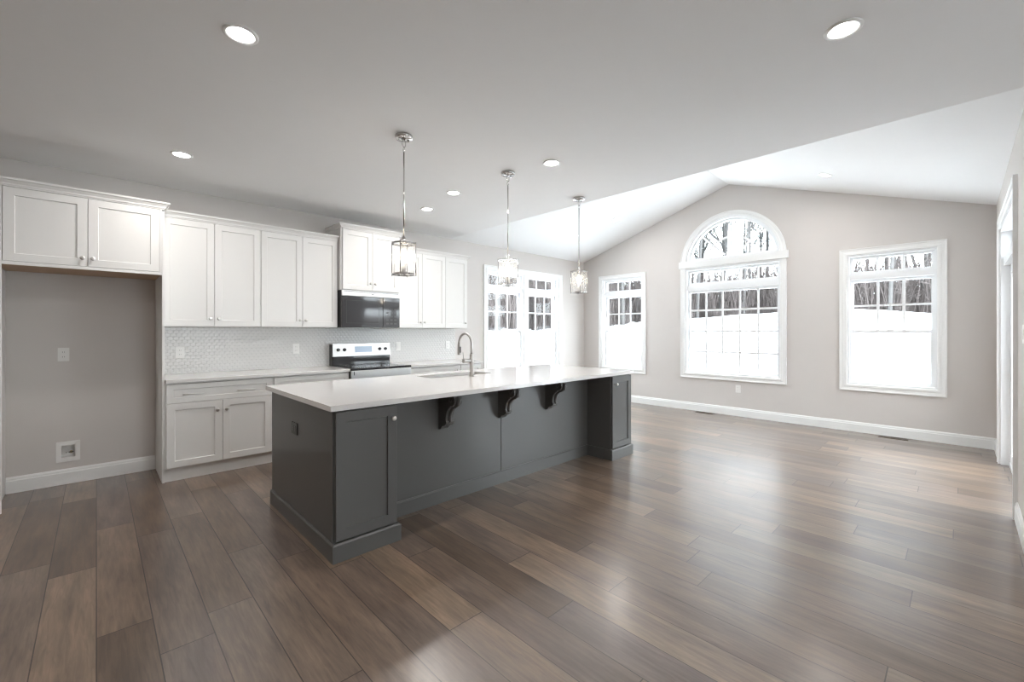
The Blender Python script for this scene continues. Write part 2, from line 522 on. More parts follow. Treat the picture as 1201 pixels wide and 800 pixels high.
def double_hung(root, tf, a0, a1, b0, b1, cols=3):
    """transom above a double-hung window, with grilles in the upper parts"""
    bm = new_bm()
    ring(bm, tf, a0, a1, b0, b1, 0.020, 0.0, 0.16)
    tbox(bm, tf, a0 + 0.02, a1 - 0.02, 2.035, 2.110, 0.020, 0.15)
    obj('window_frame', bm, M['vinyl'], root)
    # transom sash
    s = new_bm(); ring(s, tf, a0 + 0.02, a1 - 0.02, 2.110, b1 - 0.02, 0.032, 0.06, 0.10)
    ts = obj('transom_sash', s, M['vinyl'], root)
    g0, g1 = a0 + 0.052, a1 - 0.052
    g = new_bm(); tbox(g, tf, g0, g1, 2.142, b1 - 0.052, 0.078, 0.084); obj('pane', g, M['glass'], ts)
    mu = new_bm()
    for i in range(1, cols):
        c = g0 + (g1 - g0) * i / cols
        tbox(mu, tf, c - 0.015, c + 0.015, 2.142, b1 - 0.052, 0.074, 0.077)
    obj('grille', mu, M['vinyl'], ts)
    # upper sash
    s = new_bm(); ring(s, tf, a0 + 0.02, a1 - 0.02, 1.325, 2.035, 0.034, 0.095, 0.13)
    us = obj('upper_sash', s, M['vinyl'], root)
    g = new_bm(); tbox(g, tf, g0, g1, 1.359, 2.001, 0.110, 0.116); obj('pane', g, M['glass'], us)
    mu = new_bm()
    for i in range(1, cols):
        c = g0 + (g1 - g0) * i / cols
        tbox(mu, tf, c - 0.015, c + 0.015, 1.359, 2.001, 0.104, 0.109)
    for k in range(cols):
        c0 = g0 + (g1 - g0) * k / cols + (0.015 if k else 0); c1 = g0 + (g1 - g0) * (k + 1) / cols - (0.015 if k < cols - 1 else 0)
        tbox(mu, tf, c0, c1, 1.673, 1.698, 0.104, 0.109)
    obj('grille', mu, M['vinyl'], us)
    # lower sash
    s = new_bm(); ring(s, tf, a0 + 0.02, a1 - 0.02, b0 + 0.02, 1.362, 0.040, 0.055, 0.093)
    ls = obj('lower_sash', s, M['vinyl'], root)
    g = new_bm(); tbox(g, tf, g0, g1, b0 + 0.06, 1.322, 0.071, 0.077); obj('pane', g, M['glass'], ls)
    lk = new_bm(); cm = (a0 + a1) / 2
    tbox(lk, tf, cm - 0.03, cm + 0.03, 1.362, 1.375, 0.06, 0.085); obj('sash_lock', lk, M['vinyl'], ls)

def cas_rect(root, tf, a0, a1, b0, b1):
    bm = new_bm(); casing(bm, tf, rect(a0, a1, b0, b1)); obj('casing', bm, M['trim'], root)

r = struct_root('window_1', (XE, (W_R[0] + W_R[1]) / 2, W_R[2]))
cas_rect(r, tf_end, *W_R); double_hung(r, tf_end, *W_R)
r = struct_root('window_2', (XE, (W_L[0] + W_L[1]) / 2, W_L[2]))
cas_rect(r, tf_end, *W_L); double_hung(r, tf_end, *W_L)
r = struct_root('window_4', ((W_K[0] + W_K[1]) / 2, YK, W_K[2]))
cas_rect(r, tf_kit, *W_K)
bm = new_bm(); tbox(bm, tf_kit, 5.553, 5.660, W_K[2], W_K[3], -0.012, 0.15); obj('mullion_post', bm, M['trim'], r)
double_hung(r, tf_kit, W_K[0], 5.553, W_K[2], W_K[3])
double_hung(r, tf_kit, 5.660, W_K[1], W_K[2], W_K[3])

# arched window
r = struct_root('window_3', (XE, AC, W_C[2]))
a0, a1, b0 = W_C
def arc(rad, zc=AZ, n=NARC, st=0, en=math.pi): return [(AC + rad * math.cos(st + (en - st) * i / n), zc + rad * math.sin(st + (en - st) * i / n)) for i in range(n + 1)]
bm = new_bm()
casing(bm, tf_end, [(a0, b0), (a1, b0)] + arc(AR), True)
obj('casing', bm, M['trim'], r)
bm = new_bm()
slab(bm, rect(1.752, 3.402, 2.425, 2.540), [], tf_end, -0.034, 0.0)
tbox(bm, tf_end, a0, a1, 2.40, 2.545, 0.0, 0.16)
obj('header_band', bm, M['trim'], r)
bm = new_bm()
ring(bm, tf_end, a0, a1, b0, 2.40, 0.02, 0.0, 0.16)
tbox(bm, tf_end, a0 + 0.02, a1 - 0.02, 2.035, 2.135, 0.02, 0.15)
outer = [(a0, 2.545)] + [(a0, 2.545)]
ai = [p for p in arc(AR - 0.02) if p[1] > 2.56]
ao = [p for p in arc(AR) if p[1] > 2.552]
slab(bm, [(ao[0][0], 2.545)] + ao + [(ao[-1][0], 2.545), (ai[-1][0], 2.545)] + ai[::-1] + [(ai[0][0], 2.545)], [], tf_end, 0.0, 0.16)
obj('window_frame', bm, M['vinyl'], r)
# arch sash
s = new_bm()
so = [p for p in arc(AR - 0.02) if p[1] > 2.56]; si = [p for p in arc(AR - 0.055) if p[1] > 2.585]
slab(s, [(so[0][0], 2.545)] + so + [(so[-1][0], 2.545)], [[(si[0][0], 2.58)] + si + [(si[-1][0], 2.58)]], tf_end, 0.06, 0.10)
sash = obj('arch_sash', s, M['vinyl'], r)
g = new_bm(); slab(g, [(si[0][0], 2.58)] + si + [(si[-1][0], 2.58)], [], tf_end, 0.078, 0.084); obj('pane', g, M['glass'], sash)
mu = new_bm()
HC = 2.50
rin = 0.385
pin = [(AC + rin * math.cos(math.pi * i / 24), HC + rin * math.sin(math.pi * i / 24)) for i in range(25)]
pin = [p for p in pin if p[1] > 2.58]
sweep(mu, [(-0.015, 0.072), (0.015, 0.072), (0.015, 0.077), (-0.015, 0.077)], pin, False, tf_end)
for an in (45, 90, 135):
    c, s_ = math.cos(math.radians(an)), math.sin(math.radians(an))
    r0, r1 = 0.10 / max(s_, 0.5), 0.655
    sweep(mu, [(-0.015, 0.0715), (0.015, 0.0715), (0.015, 0.0765), (-0.015, 0.0765)],
          [(AC + r0 * c, HC + r0 * s_), (AC + r1 * c, HC - 0.0 + r1 * s_ - 0.02)], False, tf_end)
obj('grille', mu, M['vinyl'], sash)
# transom of the centre unit
s = new_bm(); ring(s, tf_end, a0 + 0.02, a1 - 0.02, 2.135, 2.38, 0.034, 0.06, 0.10)
sash = obj('transom_sash', s, M['vinyl'], r)
g0, g1 = a0 + 0.054, a1 - 0.054
g = new_bm(); tbox(g, tf_end, g0, g1, 2.169, 2.346, 0.078, 0.084); obj('pane', g, M['glass'], sash)
mu = new_bm()
for i in range(1, 5):
    c = g0 + (g1 - g0) * i / 5
    tbox(mu, tf_end, c - 0.015, c + 0.015, 2.169, 2.346, 0.074, 0.077)
obj('grille', mu, M['vinyl'], sash)
# picture sash 5 x 4
s = new_bm(); ring(s, tf_end, a0 + 0.02, a1 - 0.02, b0 + 0.02, 2.035, 0.034, 0.06, 0.10)
sash = obj('picture_sash', s, M['vinyl'], r)
gz0, gz1 = b0 + 0.054, 2.001
g = new_bm(); tbox(g, tf_end, g0, g1, gz0, gz1, 0.078, 0.084); obj('pane', g, M['glass'], sash)
mu = new_bm()
for i in range(1, 5):
    c = g0 + (g1 - g0) * i / 5
    tbox(mu, tf_end, c - 0.015, c + 0.015, gz0, gz1, 0.072, 0.077)
for z in (1.698, 1.348, 1.000):
    for k in range(5):
        c0 = g0 + (g1 - g0) * k / 5 + (0.015 if k else 0); c1 = g0 + (g1 - g0) * (k + 1) / 5 - (0.015 if k < 4 else 0)
        tbox(mu, tf_end, c0, c1, z - 0.015, z + 0.015, 0.072, 0.077)
obj('grille', mu, M['vinyl'], sash)

# added window behind the camera, never in view, lets in daylight as fill
r = struct_root('fill_window', (2.2, YB, FW[2]))
bm = new_bm(); ring(bm, tf_back, *FW, 0.05, 0.0, 0.16)
for x in (1.87, 2.53): tbox(bm, tf_back, x - 0.04, x + 0.04, FW[2] + 0.05, FW[3] - 0.05, 0.02, 0.14)
obj('window_frame', bm, M['vinyl'], r)
g = new_bm(); tbox(g, tf_back, FW[0] + 0.05, FW[1] - 0.05, FW[2] + 0.05, FW[3] - 0.05, 0.078, 0.084); obj('pane', g, M['glass'], r)

# ------------------------------------------------------------------ sliding patio door in the right wall
r = struct_root('door_1', ((DO[0] + DO[1]) / 2, YR, 0))
bm = new_bm()
casing(bm, tf_rgt, [(DO[0], 0.0), (DO[0], DO[3]), (DO[1], DO[3]), (DO[1], 0.0)][::-1], False)
obj('casing', bm, M['trim'], r)
bm = new_bm()
for x in (DO[0], DO[1] - 0.03): tbox(bm, tf_rgt, x, x + 0.03, 0.0, DO[3], 0.0, 0.18)
tbox(bm, tf_rgt, DO[0] + 0.03, DO[1] - 0.03, DO[3] - 0.03, DO[3], 0.0, 0.18)
tbox(bm, tf_rgt, DO[0] + 0.03, DO[1] - 0.03, 2.00, 2.09, 0.02, 0.17)
tbox(bm, tf_rgt, DO[0] + 0.03, DO[1] - 0.03, 0.0, 0.035, 0.055, 0.18)
obj('door_frame', bm, M['vinyl'], r)
def door_panel(x0, x1, d0, d1, z0, z1, name, st=0.085):
    s = new_bm(); ring(s, tf_rgt, x0, x1, z0, z1, st, d0, d1)
    p = obj(name, s, M['vinyl'], r)
    g = new_bm(); dm = (d0 + d1) / 2
    tbox(g, tf_rgt, x0 + st, x1 - st, z0 + st, z1 - st, dm - 0.003, dm + 0.003)
    obj('pane', g, M['glass'], p)
    return p
door_panel(5.65, 6.56, 0.065, 0.105, 0.035, 2.00, 'fixed_panel')
sp_ = door_panel(4.82, 5.735, 0.112, 0.15, 0.035, 2.00, 'sliding_panel')
door_panel(4.82, 5.675, 0.08, 0.12, 2.09, DO[3] - 0.03, 'transom_sash', 0.04)
door_panel(5.705, 6.56, 0.08, 0.12, 2.09, DO[3] - 0.03, 'transom_sash', 0.04)
bm = new_bm(); tbox(bm, tf_rgt, 5.675, 5.705, 2.09, DO[3] - 0.03, 0.06, 0.13); obj('mullion', bm, M['vinyl'], r)
bm = new_bm(); tube(bm, [tf_rgt(4.86, 0.95, 0.112), tf_rgt(4.86, 0.95, 0.075), tf_rgt(4.86, 1.15, 0.075), tf_rgt(4.86, 1.15, 0.112)], 0.008)
obj('door_handle', bm, M['nickel'], sp_)

# ------------------------------------------------------------------ cabinets
def shaker(bm, x0, x1, z0, z1, y, t=0.02, rail=0.058, dep=0.009, sl_=0.003):
    """door or drawer front facing -Y with a recessed flat panel"""
    def rc(a, b, c, d, yy): return [bm.verts.new(p) for p in ((a, yy, c), (b, yy, c), (b, yy, d), (a, yy, d))]
    e = 0.0012
    back = rc(x0, x1, z0, z1, y + t)
    side = rc(x0, x1, z0, z1, y + e)
    f0 = rc(x0 + e, x1 - e, z0 + e, z1 - e, y)
    f1 = rc(x0 + rail, x1 - rail, z0 + rail, z1 - rail, y)
    f2 = rc(x0 + rail + sl_, x1 - rail - sl_, z0 + rail + sl_, z1 - rail - sl_, y + dep)
    for A, B in ((back, side), (side, f0), (f0, f1), (f1, f2)):
        for i in range(4):
            j = (i + 1) % 4
            bm.faces.new((A[i], A[j], B[j], B[i]))
    bm.faces.new(f2); bm.faces.new(back[::-1])

def knob(parent, x, z, y, m='nickel', s=1.0):
    bm = new_bm()
    lathe(bm, [(0.009 * s, 0), (0.006 * s, 0.004), (0.0055 * s, 0.013), (0.0145 * s, 0.018), (0.016 * s, 0.023), (0.014 * s, 0.027), (0.006 * s, 0.029)], (x, y, z), (0, -1, 0), 16)
    k = obj('knob', bm, M[m], parent)
    k['label'] = 'round brushed nickel knob'

def pull(parent, x0, x1, z, y):
    bm = new_bm()
    tube(bm, [(x0, y - 0.03, z), (x1, y - 0.03, z)], 0.0055, 10)
    w = x1 - x0
    for x in (x0 + w * 0.12, x1 - w * 0.12): tube(bm, [(x, y + 0.0005, z), (x, y - 0.03, z)], 0.0045, 8)
    k = obj('handle', bm, M['nickel'], parent); k['label'] = 'slim bar pull'

def door(root, x0, x1, z0, z1, y, m, kx=None, kz=None, name='door', rail=0.058):
    bm = new_bm(); shaker(bm, x0, x1, z0, z1, y, rail=rail)
    d = obj(name, bm, M[m], root)
    if kx is not None: knob(d, kx, kz, y)
    return d

CROWN = [(0.0, 0.0), (0.008, 0.0), (0.010, 0.012), (0.024, 0.030), (0.034, 0.036), (0.036, 0.050), (0.0, 0.050)]
def crown(root, path, z):
    bm = new_bm()
    sweep(bm, [(-o, h) for o, h in CROWN], path, False, lambda a, b, h: (a, b, z + h))
    obj('crown_moulding', bm, M['cab'], root)

G_UP = 'white wall cabinets along the kitchen wall'
# fridge enclosure: two tall side panels and the cabinet above the niche
YF = 4.88
t = thing('fridge_side_panel', 'tall white panel closing the right side of the empty fridge niche', 'cabinet panel', (0.426, (YF + YK) / 2, 0))
bm = new_bm(); box(bm, 0.416, 0.4345, YF - 0.005, YK - 0.001, 0, 2.40, 0.0015); obj('panel', bm, M['cab'], t)
t = thing('fridge_side_panel', 'tall white panel with front filler strip at the left edge of the fridge niche', 'cabinet panel', (-0.55, (YF + YK) / 2, 0))
bm = new_bm(); box(bm, -0.560, -0.540, YF + 0.02, YK - 0.001, 0, 1.838, 0.0015); obj('panel', bm, M['cab'], t)
bm = new_bm(); box(bm, -0.640, -0.503, YF, YF + 0.0195, 0, 1.838, 0.0015); obj('filler_strip', bm, M['cab'], t)

t = thing('wall_cabinet', 'deep white two-door cabinet high above the empty fridge niche', 'cabinet', (-0.1, YK - 0.3, 1.845))
bm = new_bm(); box(bm, -0.640, 0.4155, YF + 0.0205, YK - 0.001, 1.8505, 2.425); obj('cabinet_body', bm, M['cab'], t)
bm = new_bm(); box(bm, -0.538, 0.4150, YF + 0.021, YK - 0.002, 1.842, 1.850)
u = obj('bottom_panel', bm, M['maple'], t); u['label'] = 'raw tan wood underside'
bm = new_bm(); box(bm, -0.538, 0.4150, YF + 0.0005, YF + 0.020, 1.838, 1.862); obj('bottom_rail', bm, M['cab'], t)
door(t, -0.498, -0.052, 1.864, 2.412, YF, 'cab', -0.080, 1.928)
door(t, -0.048, 0.398, 1.864, 2.412, YF, 'cab', -0.020, 1.928)
for a_, b_ in ((0.4005, 0.4155), (-0.64, -0.5005)):
    bm = new_bm(); box(bm, a_, b_, YF, YF + 0.0195, 1.8625, 2.4135); obj('filler_strip', bm, M['cab'], t)
bm = new_bm(); box(bm, -0.64, 0.4345, YF - 0.004, YF + 0.0195, 2.4140, 2.425); obj('top_rail', bm, M['cab'], t)
crown(t, [(-0.64, YF - 0.004), (0.4350, YF - 0.004), (0.4350, YK - 0.34)], 2.4251)

YU = 5.12; ZU = 1.387; ZT = 2.405
def wall_cab(label, x0, x1, doors, knobs, yf=YU, z0=ZU, zt=ZT, bodyx=None, crown_path=None, cz=2.418, kz=None):
    t = thing('wall_cabinet', label, 'cabinet', ((x0 + x1) / 2, (yf + YK) / 2, z0), G_UP)
    bx = bodyx or (x0, x1)
    bm = new_bm(); box(bm, bx[0], bx[1], yf + 0.021, YK - 0.001, z0, cz); obj('cabinet_body', bm, M['cab'], t)
    for (a, b), k in zip(doors, knobs):
        door(t, a + 0.0018, b - 0.0018, z0 + 0.006, zt, yf, 'cab', k, kz or z0 + 0.080)
    bm = new_bm(); box(bm, x0, x1, yf - 0.003, yf + 0.0205, zt + 0.002, cz); obj('top_rail', bm, M['cab'], t)
    crown(t, crown_path or [(x0, yf - 0.003), (x1, yf - 0.003)], cz + 0.0001)
    return t
wall_cab('white two-door wall cabinet directly right of the fridge niche', 0.437, 1.249, [(0.437, 0.843), (0.843, 1.249)], [0.806, 0.876])
wall_cab('white two-door wall cabinet just left of the microwave and its cabinet', 1.2495, 2.062, [(1.252, 1.667), (1.667, 2.0595)], [1.636, 1.698])
YH = 5.04
wall_cab('raised white two-door cabinet over the microwave, taller than its neighbours', 2.088, 2.823, [(2.088, 2.459), (2.459, 2.823)], [2.430, 2.492],
         yf=YH, z0=1.836, zt=2.552, cz=2.566, crown_path=[(2.070, YK - 0.002), (2.070, YH - 0.003), (2.840, YH - 0.003), (2.840, YK - 0.002)], kz=1.928,
         bodyx=(2.070, 2.840))
wall_cab('white two-door wall cabinet right of the microwave, behind the nearest pendant', 2.842, 3.604, [(2.842, 3.222), (3.222, 3.604)], [3.190, 3.254])
wall_cab('narrow single-door white wall cabinet at the right end of the run', 3.6045, 4.000, [(3.6045, 4.000)], [3.962],
         crown_path=[(3.6045, YU - 0.003), (4.000, YU - 0.003), (4.000, YK - 0.002)])

# base cabinets
YC = 4.848
G_BASE = 'white base cabinets along the kitchen wall'
def base_cab(label, x0, x1):
    t = thing('base_cabinet', label, 'cabinet', ((x0 + x1) / 2, 5.1, 0), G_BASE)
    bm = new_bm(); box(bm, x0, x1, YC + 0.021, YK - 0.002, 0.118, 0.8815); obj('cabinet_body', bm, M['cab'], t)
    bm = new_bm(); box(bm, x0, x1, YC + 0.048, YC + 0.066, 0.0, 0.1175); obj('toe_kick', bm, M['cab'], t)
    return t
ZD0, ZD1 = 0.700, 0.868
t = base_cab('white base cabinet with wide drawer and two doors, right of the fridge niche', 0.4355, 1.2845)
d = door(t, 0.444, 1.281, ZD0, ZD1, YC, 'cab', name='drawer', rail=0.046)
pull(d, 0.556, 0.713, 0.775, YC); pull(d, 0.977, 1.130, 0.775, YC)
door(t, 0.444, 0.8595, 0.125, ZD0 - 0.004, YC, 'cab', 0.820, 0.606)
door(t, 0.8635, 1.281, 0.125, ZD0 - 0.004, YC, 'cab', 0.893, 0.606)
t = base_cab('white base cabinet left of the range, mostly hidden behind the island', 1.285, 2.084)
door(t, 1.305, 2.078, ZD0, ZD1, YC, 'cab', name='drawer', rail=0.046)
door(t, 1.305, 1.689, 0.125, ZD0 - 0.004, YC, 'cab'); door(t, 1.693, 2.078, 0.125, ZD0 - 0.004, YC, 'cab')
t = base_cab('white base cabinet right of the range, seen just above the island top', 2.866, 3.670)
door(t, 2.872, 3.666, ZD0, ZD1, YC, 'cab', name='drawer', rail=0.046)
door(t, 2.872, 3.266, 0.125, ZD0 - 0.004, YC, 'cab'); door(t, 3.270, 3.666, 0.125, ZD0 - 0.004, YC, 'cab')
t = base_cab('narrow white base cabinet at the right end, behind the faucet', 3.6705, 4.040)
door(t, 3.674, 4.034, ZD0, ZD1, YC, 'cab', name='drawer', rail=0.046)
door(t, 3.674, 4.034, 0.125, ZD0 - 0.004, YC, 'cab')

# perimeter counters and splash
bm = new_bm(); box(bm, 0.4365, 2.084, 4.820, YK - 0.002, 0.882, 0.914, 0.004, 2)
rebase(tag(obj('countertop', bm, M['quartz']), 'white quartz counter between the fridge niche and the range', 'countertop'))
bm = new_bm(); box(bm, 2.866, 4.060, 4.820, YK - 0.002, 0.882, 0.914, 0.004, 2)
rebase(tag(obj('countertop', bm, M['quartz']), 'white quartz counter from the range to the right end of the run', 'countertop'))
bm = new_bm(); slab(bm, [(0.4365, 0.915), (2.085, 0.915), (2.085, 0.84), (2.865, 0.84), (2.865, 0.915), (4.02, 0.915), (4.02, 1.3865), (0.4365, 1.3865)], [], tf_kit, -0.008, -0.0005)
rebase(tag(obj('tile_backsplash', bm, M['tile']), 'glossy white scalloped tile backsplash between counter and wall cabinets', 'backsplash'))

# ------------------------------------------------------------------ microwave
t = thing('microwave_oven', 'black-doored over-the-range microwave under the raised cabinet', 'microwave', (2.455, 5.25, 1.389))
x0, x1 = 2.079, 2.829
bm = new_bm(); box(bm, x0, x1, YH + 0.025, YK - 0.010, 1.389, 1.8345, 0.002); obj('housing', bm, M['darkplastic'], t)
bm = new_bm(); box(bm, x0, x1, YH - 0.002, YH + 0.0245, 1.767, 1.8345, 0.002); v = obj('vent_strip', bm, M['steel'], t); v['label'] = 'pale stainless strip above the door'
bm = new_bm()
for i in range(3): box(bm, x0 + 0.02, x1 - 0.02, YH - 0.0035, YH - 0.0021, 1.822 - i * 0.003 , 1.8235 - i * 0.003)
obj('vent_slot', bm, M['slot'], v)
bm = new_bm(); box(bm, 2.445, 2.475, YH - 0.0032, YH - 0.0021, 1.792, 1.799); obj('badge', bm, M['darkplastic'], v)
bm = new_bm(); box(bm, x0, 2.595, YH - 0.004, YH + 0.0245, 1.391, 1.765, 0.003); dr = obj('door', bm, M['blackglass'], t)
bm = new_bm(); ring(bm, lambda a, b, d_: (a, YH - 0.0041 - d_, b), x0 + 0.05, 2.545, 1.44, 1.715, 0.004, 0.0, 0.0008); obj('window_outline', bm, M['darkplastic'], dr)
bm = new_bm(); box(bm, 2.597, x1, YH - 0.004, YH + 0.0245, 1.391, 1.765, 0.003); cp = obj('control_panel', bm, M['blackglass'], t)
bm = new_bm()
for i in range(5):
    for j in range(3):
        kb = new_bm(); box(kb, 2.64 + j * 0.055, 2.675 + j * 0.055, YH - 0.0048, YH - 0.0041, 1.43 + i * 0.045, 1.452 + i * 0.045)
        obj('key', kb, M['darkplastic'], cp)
bm.free()
bm = new_bm(); box(bm, x0 + 0.05, x1 - 0.05, YH + 0.06, YH + 0.26, 1.3865, 1.3885); obj('grease_filter', bm, M['steel'], t)

# ------------------------------------------------------------------ range
t = thing('electric_range', 'stainless electric range with black glass cooktop and raised control panel', 'range', (2.475, 5.1, 0))
x0, x1 = 2.0865, 2.8635
bm = new_bm(); box(bm, x0, x1, 4.850, 5.435, 0.03, 0.894, 0.002); obj('range_body', bm, M['black'], t)
bm = new_bm(); box(bm, x0, x1, 4.806, 5.360, 0.8945, 0.918, 0.004, 2); ck = obj('cooktop', bm, M['blackglass'], t)
bm = new_bm()
for (cx, cy, rr) in ((2.28, 4.98, 0.10), (2.68, 4.98, 0.085), (2.28, 5.22, 0.08), (2.68, 5.22, 0.10)):
    c = [(cx + rr * math.cos(2 * math.pi * i / 40), cy + rr * math.sin(2 * math.pi * i / 40)) for i in range(40)]
    c2 = [(cx + (rr - 0.003) * math.cos(2 * math.pi * i / 40), cy + (rr - 0.003) * math.sin(2 * math.pi * i / 40)) for i in range(40)]
    bm = new_bm(); slab(bm, c, [c2], lambda a, b, d_: (a, b, 0.9181 + d_), 0, 0.0006)
    obj('burner_ring', bm, M['darkplastic'], ck)
bm = new_bm(); box(bm, x0 + 0.004, x1 - 0.004, 4.815, 4.8495, 0.150, 0.790, 0.004, 2); od = obj('oven_door', bm, M['steel'], t)
bm = new_bm(); box(bm, x0 + 0.09, x1 - 0.09, 4.812, 4.8148, 0.26, 0.66); obj('door_window', bm, M['blackglass'], od)
bm = new_bm(); tube(bm, [(x0 + 0.05, 4.765, 0.735), (x1 - 0.05, 4.765, 0.735)], 0.012, 14)
for x in (x0 + 0.08, x1 - 0.08): tube(bm, [(x, 4.816, 0.735), (x, 4.765, 0.735)], 0.009, 10)
obj('door_handle', bm, M['steel'], od)
bm = new_bm(); box(bm, x0 + 0.004, x1 - 0.004, 4.812, 4.8495, 0.796, 0.890, 0.006, 2); fp = obj('front_rail', bm, M['steel'], t)
bm = new_bm(); box(bm, x0 + 0.035, x0 + 0.043, 4.8105, 4.8119, 0.838, 0.880); obj('badge', bm, M['slot'], fp)
bm = new_bm(); box(bm, x0 + 0.004, x1 - 0.004, 4.815, 4.8495, 0.035, 0.144, 0.004, 2); obj('drawer', bm, M['steel'], t)
# backguard
bm = new_bm(); box(bm, x0, x1, 5.3605, 5.445, 0.8945, 1.176, 0.002); bgd = obj('backguard', bm, M['black'], t)
bm = new_bm()
slab(bm, [(5.3600, 1.028), (5.3600, 1.030), (5.372, 1.190), (5.430, 1.190), (5.430, 1.180), (5.3602 + 0.04, 1.1765), (5.3604, 1.1765 - 0.1)], [], lambda a, b, d_: (x0 + 0.006 + d_, a, b), 0, 0.0001)
bm.free(); bm = new_bm()
# tilted stainless control face
pr = [(5.338, 1.030), (5.352, 1.188), (5.440, 1.188), (5.440, 1.1768), (5.3603, 1.1768), (5.3603, 1.030)]
slab(bm, pr, [], lambda a, b, d_: (x0 + 0.004 + d_, a, b), 0, x1 - x0 - 0.008)
cf = obj('control_panel', bm, M['steel'], t)
nrm = Vector((0, -0.158, 0.014)).normalized()
def face(x, z): return Vector((x, 5.338 + (z - 1.030) * 0.014 / 0.158, z))
for x in (2.158, 2.236, 2.708, 2.790):
    bm = new_bm(); lathe(bm, [(0.021, 0.0), (0.021, 0.006), (0.017, 0.009), (0.015, 0.026), (0.012, 0.028)], face(x, 1.112), nrm, 20)
    obj('knob', bm, M['darkplastic'], cf)
bm = new_bm()
vs = []
for (x, z) in ((2.37, 1.075), (2.60, 1.075), (2.60, 1.150), (2.37, 1.150)):
    vs.append(bm.verts.new(face(x, z) + nrm * 0.0015))
f = bm.faces.new(vs); r_ = bmesh.ops.extrude_face_region(bm, geom=[f])
for v in [e for e in r_['geom'] if isinstance(e, bmesh.types.BMVert)]: v.co -= nrm * 0.0014
ds = obj('display', bm, M['display'], cf)
# slanted lower trough of the backguard
bm = new_bm(); box(bm, x0 + 0.01, x1 - 0.01, 5.352, 5.3598, 0.925, 1.0295, 0.002); obj('lower_trim', bm, M['blackglass'], t)

# ------------------------------------------------------------------ island
IX0, IX1 = 0.990, 4.235
t = thing('kitchen_island', 'long charcoal kitchen island with two door posts and recessed back panel', 'island', (2.6, 3.1, 0))
bm = new_bm(); box(bm, IX0 + 0.008, IX1 - 0.008, 2.846, 3.715, 0.0, 0.8815); body = obj('island_body', bm, M['gray'], t)
bm = new_bm(); box(bm, IX0, IX0 + 0.0075, 2.535, 3.738, 0.0, 0.8815, 0.001); obj('end_panel', bm, M['gray'], t)
bm = new_bm(); box(bm, IX1 - 0.0075, IX1, 2.535, 3.738, 0.0, 0.8815, 0.001); obj('end_panel', bm, M['gray'], t)
for (a, b) in ((IX0 + 0.008, 1.393), (3.862, IX1 - 0.008)):
    bm = new_bm(); box(bm, a, b, 2.534, 2.8455, 0.0, 0.8815, 0.001); obj('corner_post', bm, M['gray'], t)
for (a, b) in ((1.3935, 2.582), (2.588, 3.8615)):
    bm = new_bm(); box(bm, a, b, 2.826, 2.8455, 0.10, 0.8815, 0.001); obj('back_panel', bm, M['gray'], t)
YI = 2.510
d = door(t, 1.000, 1.390, 0.116, 0.868, YI, 'gray', 1.360, 0.789, rail=0.062)
d = door(t, 3.868, 4.2315, 0.116, 0.868, YI, 'gray', 3.925, 0.787, rail=0.062)
bm = new_bm()
SK = [(0, 0), (0.013, 0), (0.013, 0.098), (0.006, 0.108), (0.0, 0.108)]
sweep(bm, [(-o, h) for o, h in SK],
      [(IX0 - 0.0005, 3.738), (IX0 - 0.0005, 2.5095), (1.4005, 2.5095), (1.4005, 2.8255), (3.8545, 2.8255), (3.8545, 2.5095), (IX1 + 0.0005, 2.5095), (IX1 + 0.0005, 3.738)][::1],
      False, lambda a, b, h: (a, b, h))
obj('skirting', bm, M['gray'], t)
for a_, b_ in ((1.000, 1.392), (3.864, 4.230)):
    bm = new_bm(); box(bm, a_, b_, 2.5105, 2.5335, 0.0, 0.106); obj('plinth', bm, M['gray'], t)
# kitchen side: doors the photo does not show in detail
for (a, b) in ((1.01, 1.50), (1.504, 2.10), (2.104, 2.56), (2.564, 3.02), (3.024, 3.62), (3.624, 4.225)):
    bm = new_bm(); box(bm, a, b, 3.7155, 3.7375, 0.11, 0.868, 0.0015); obj('door', bm, M['gray'], t)

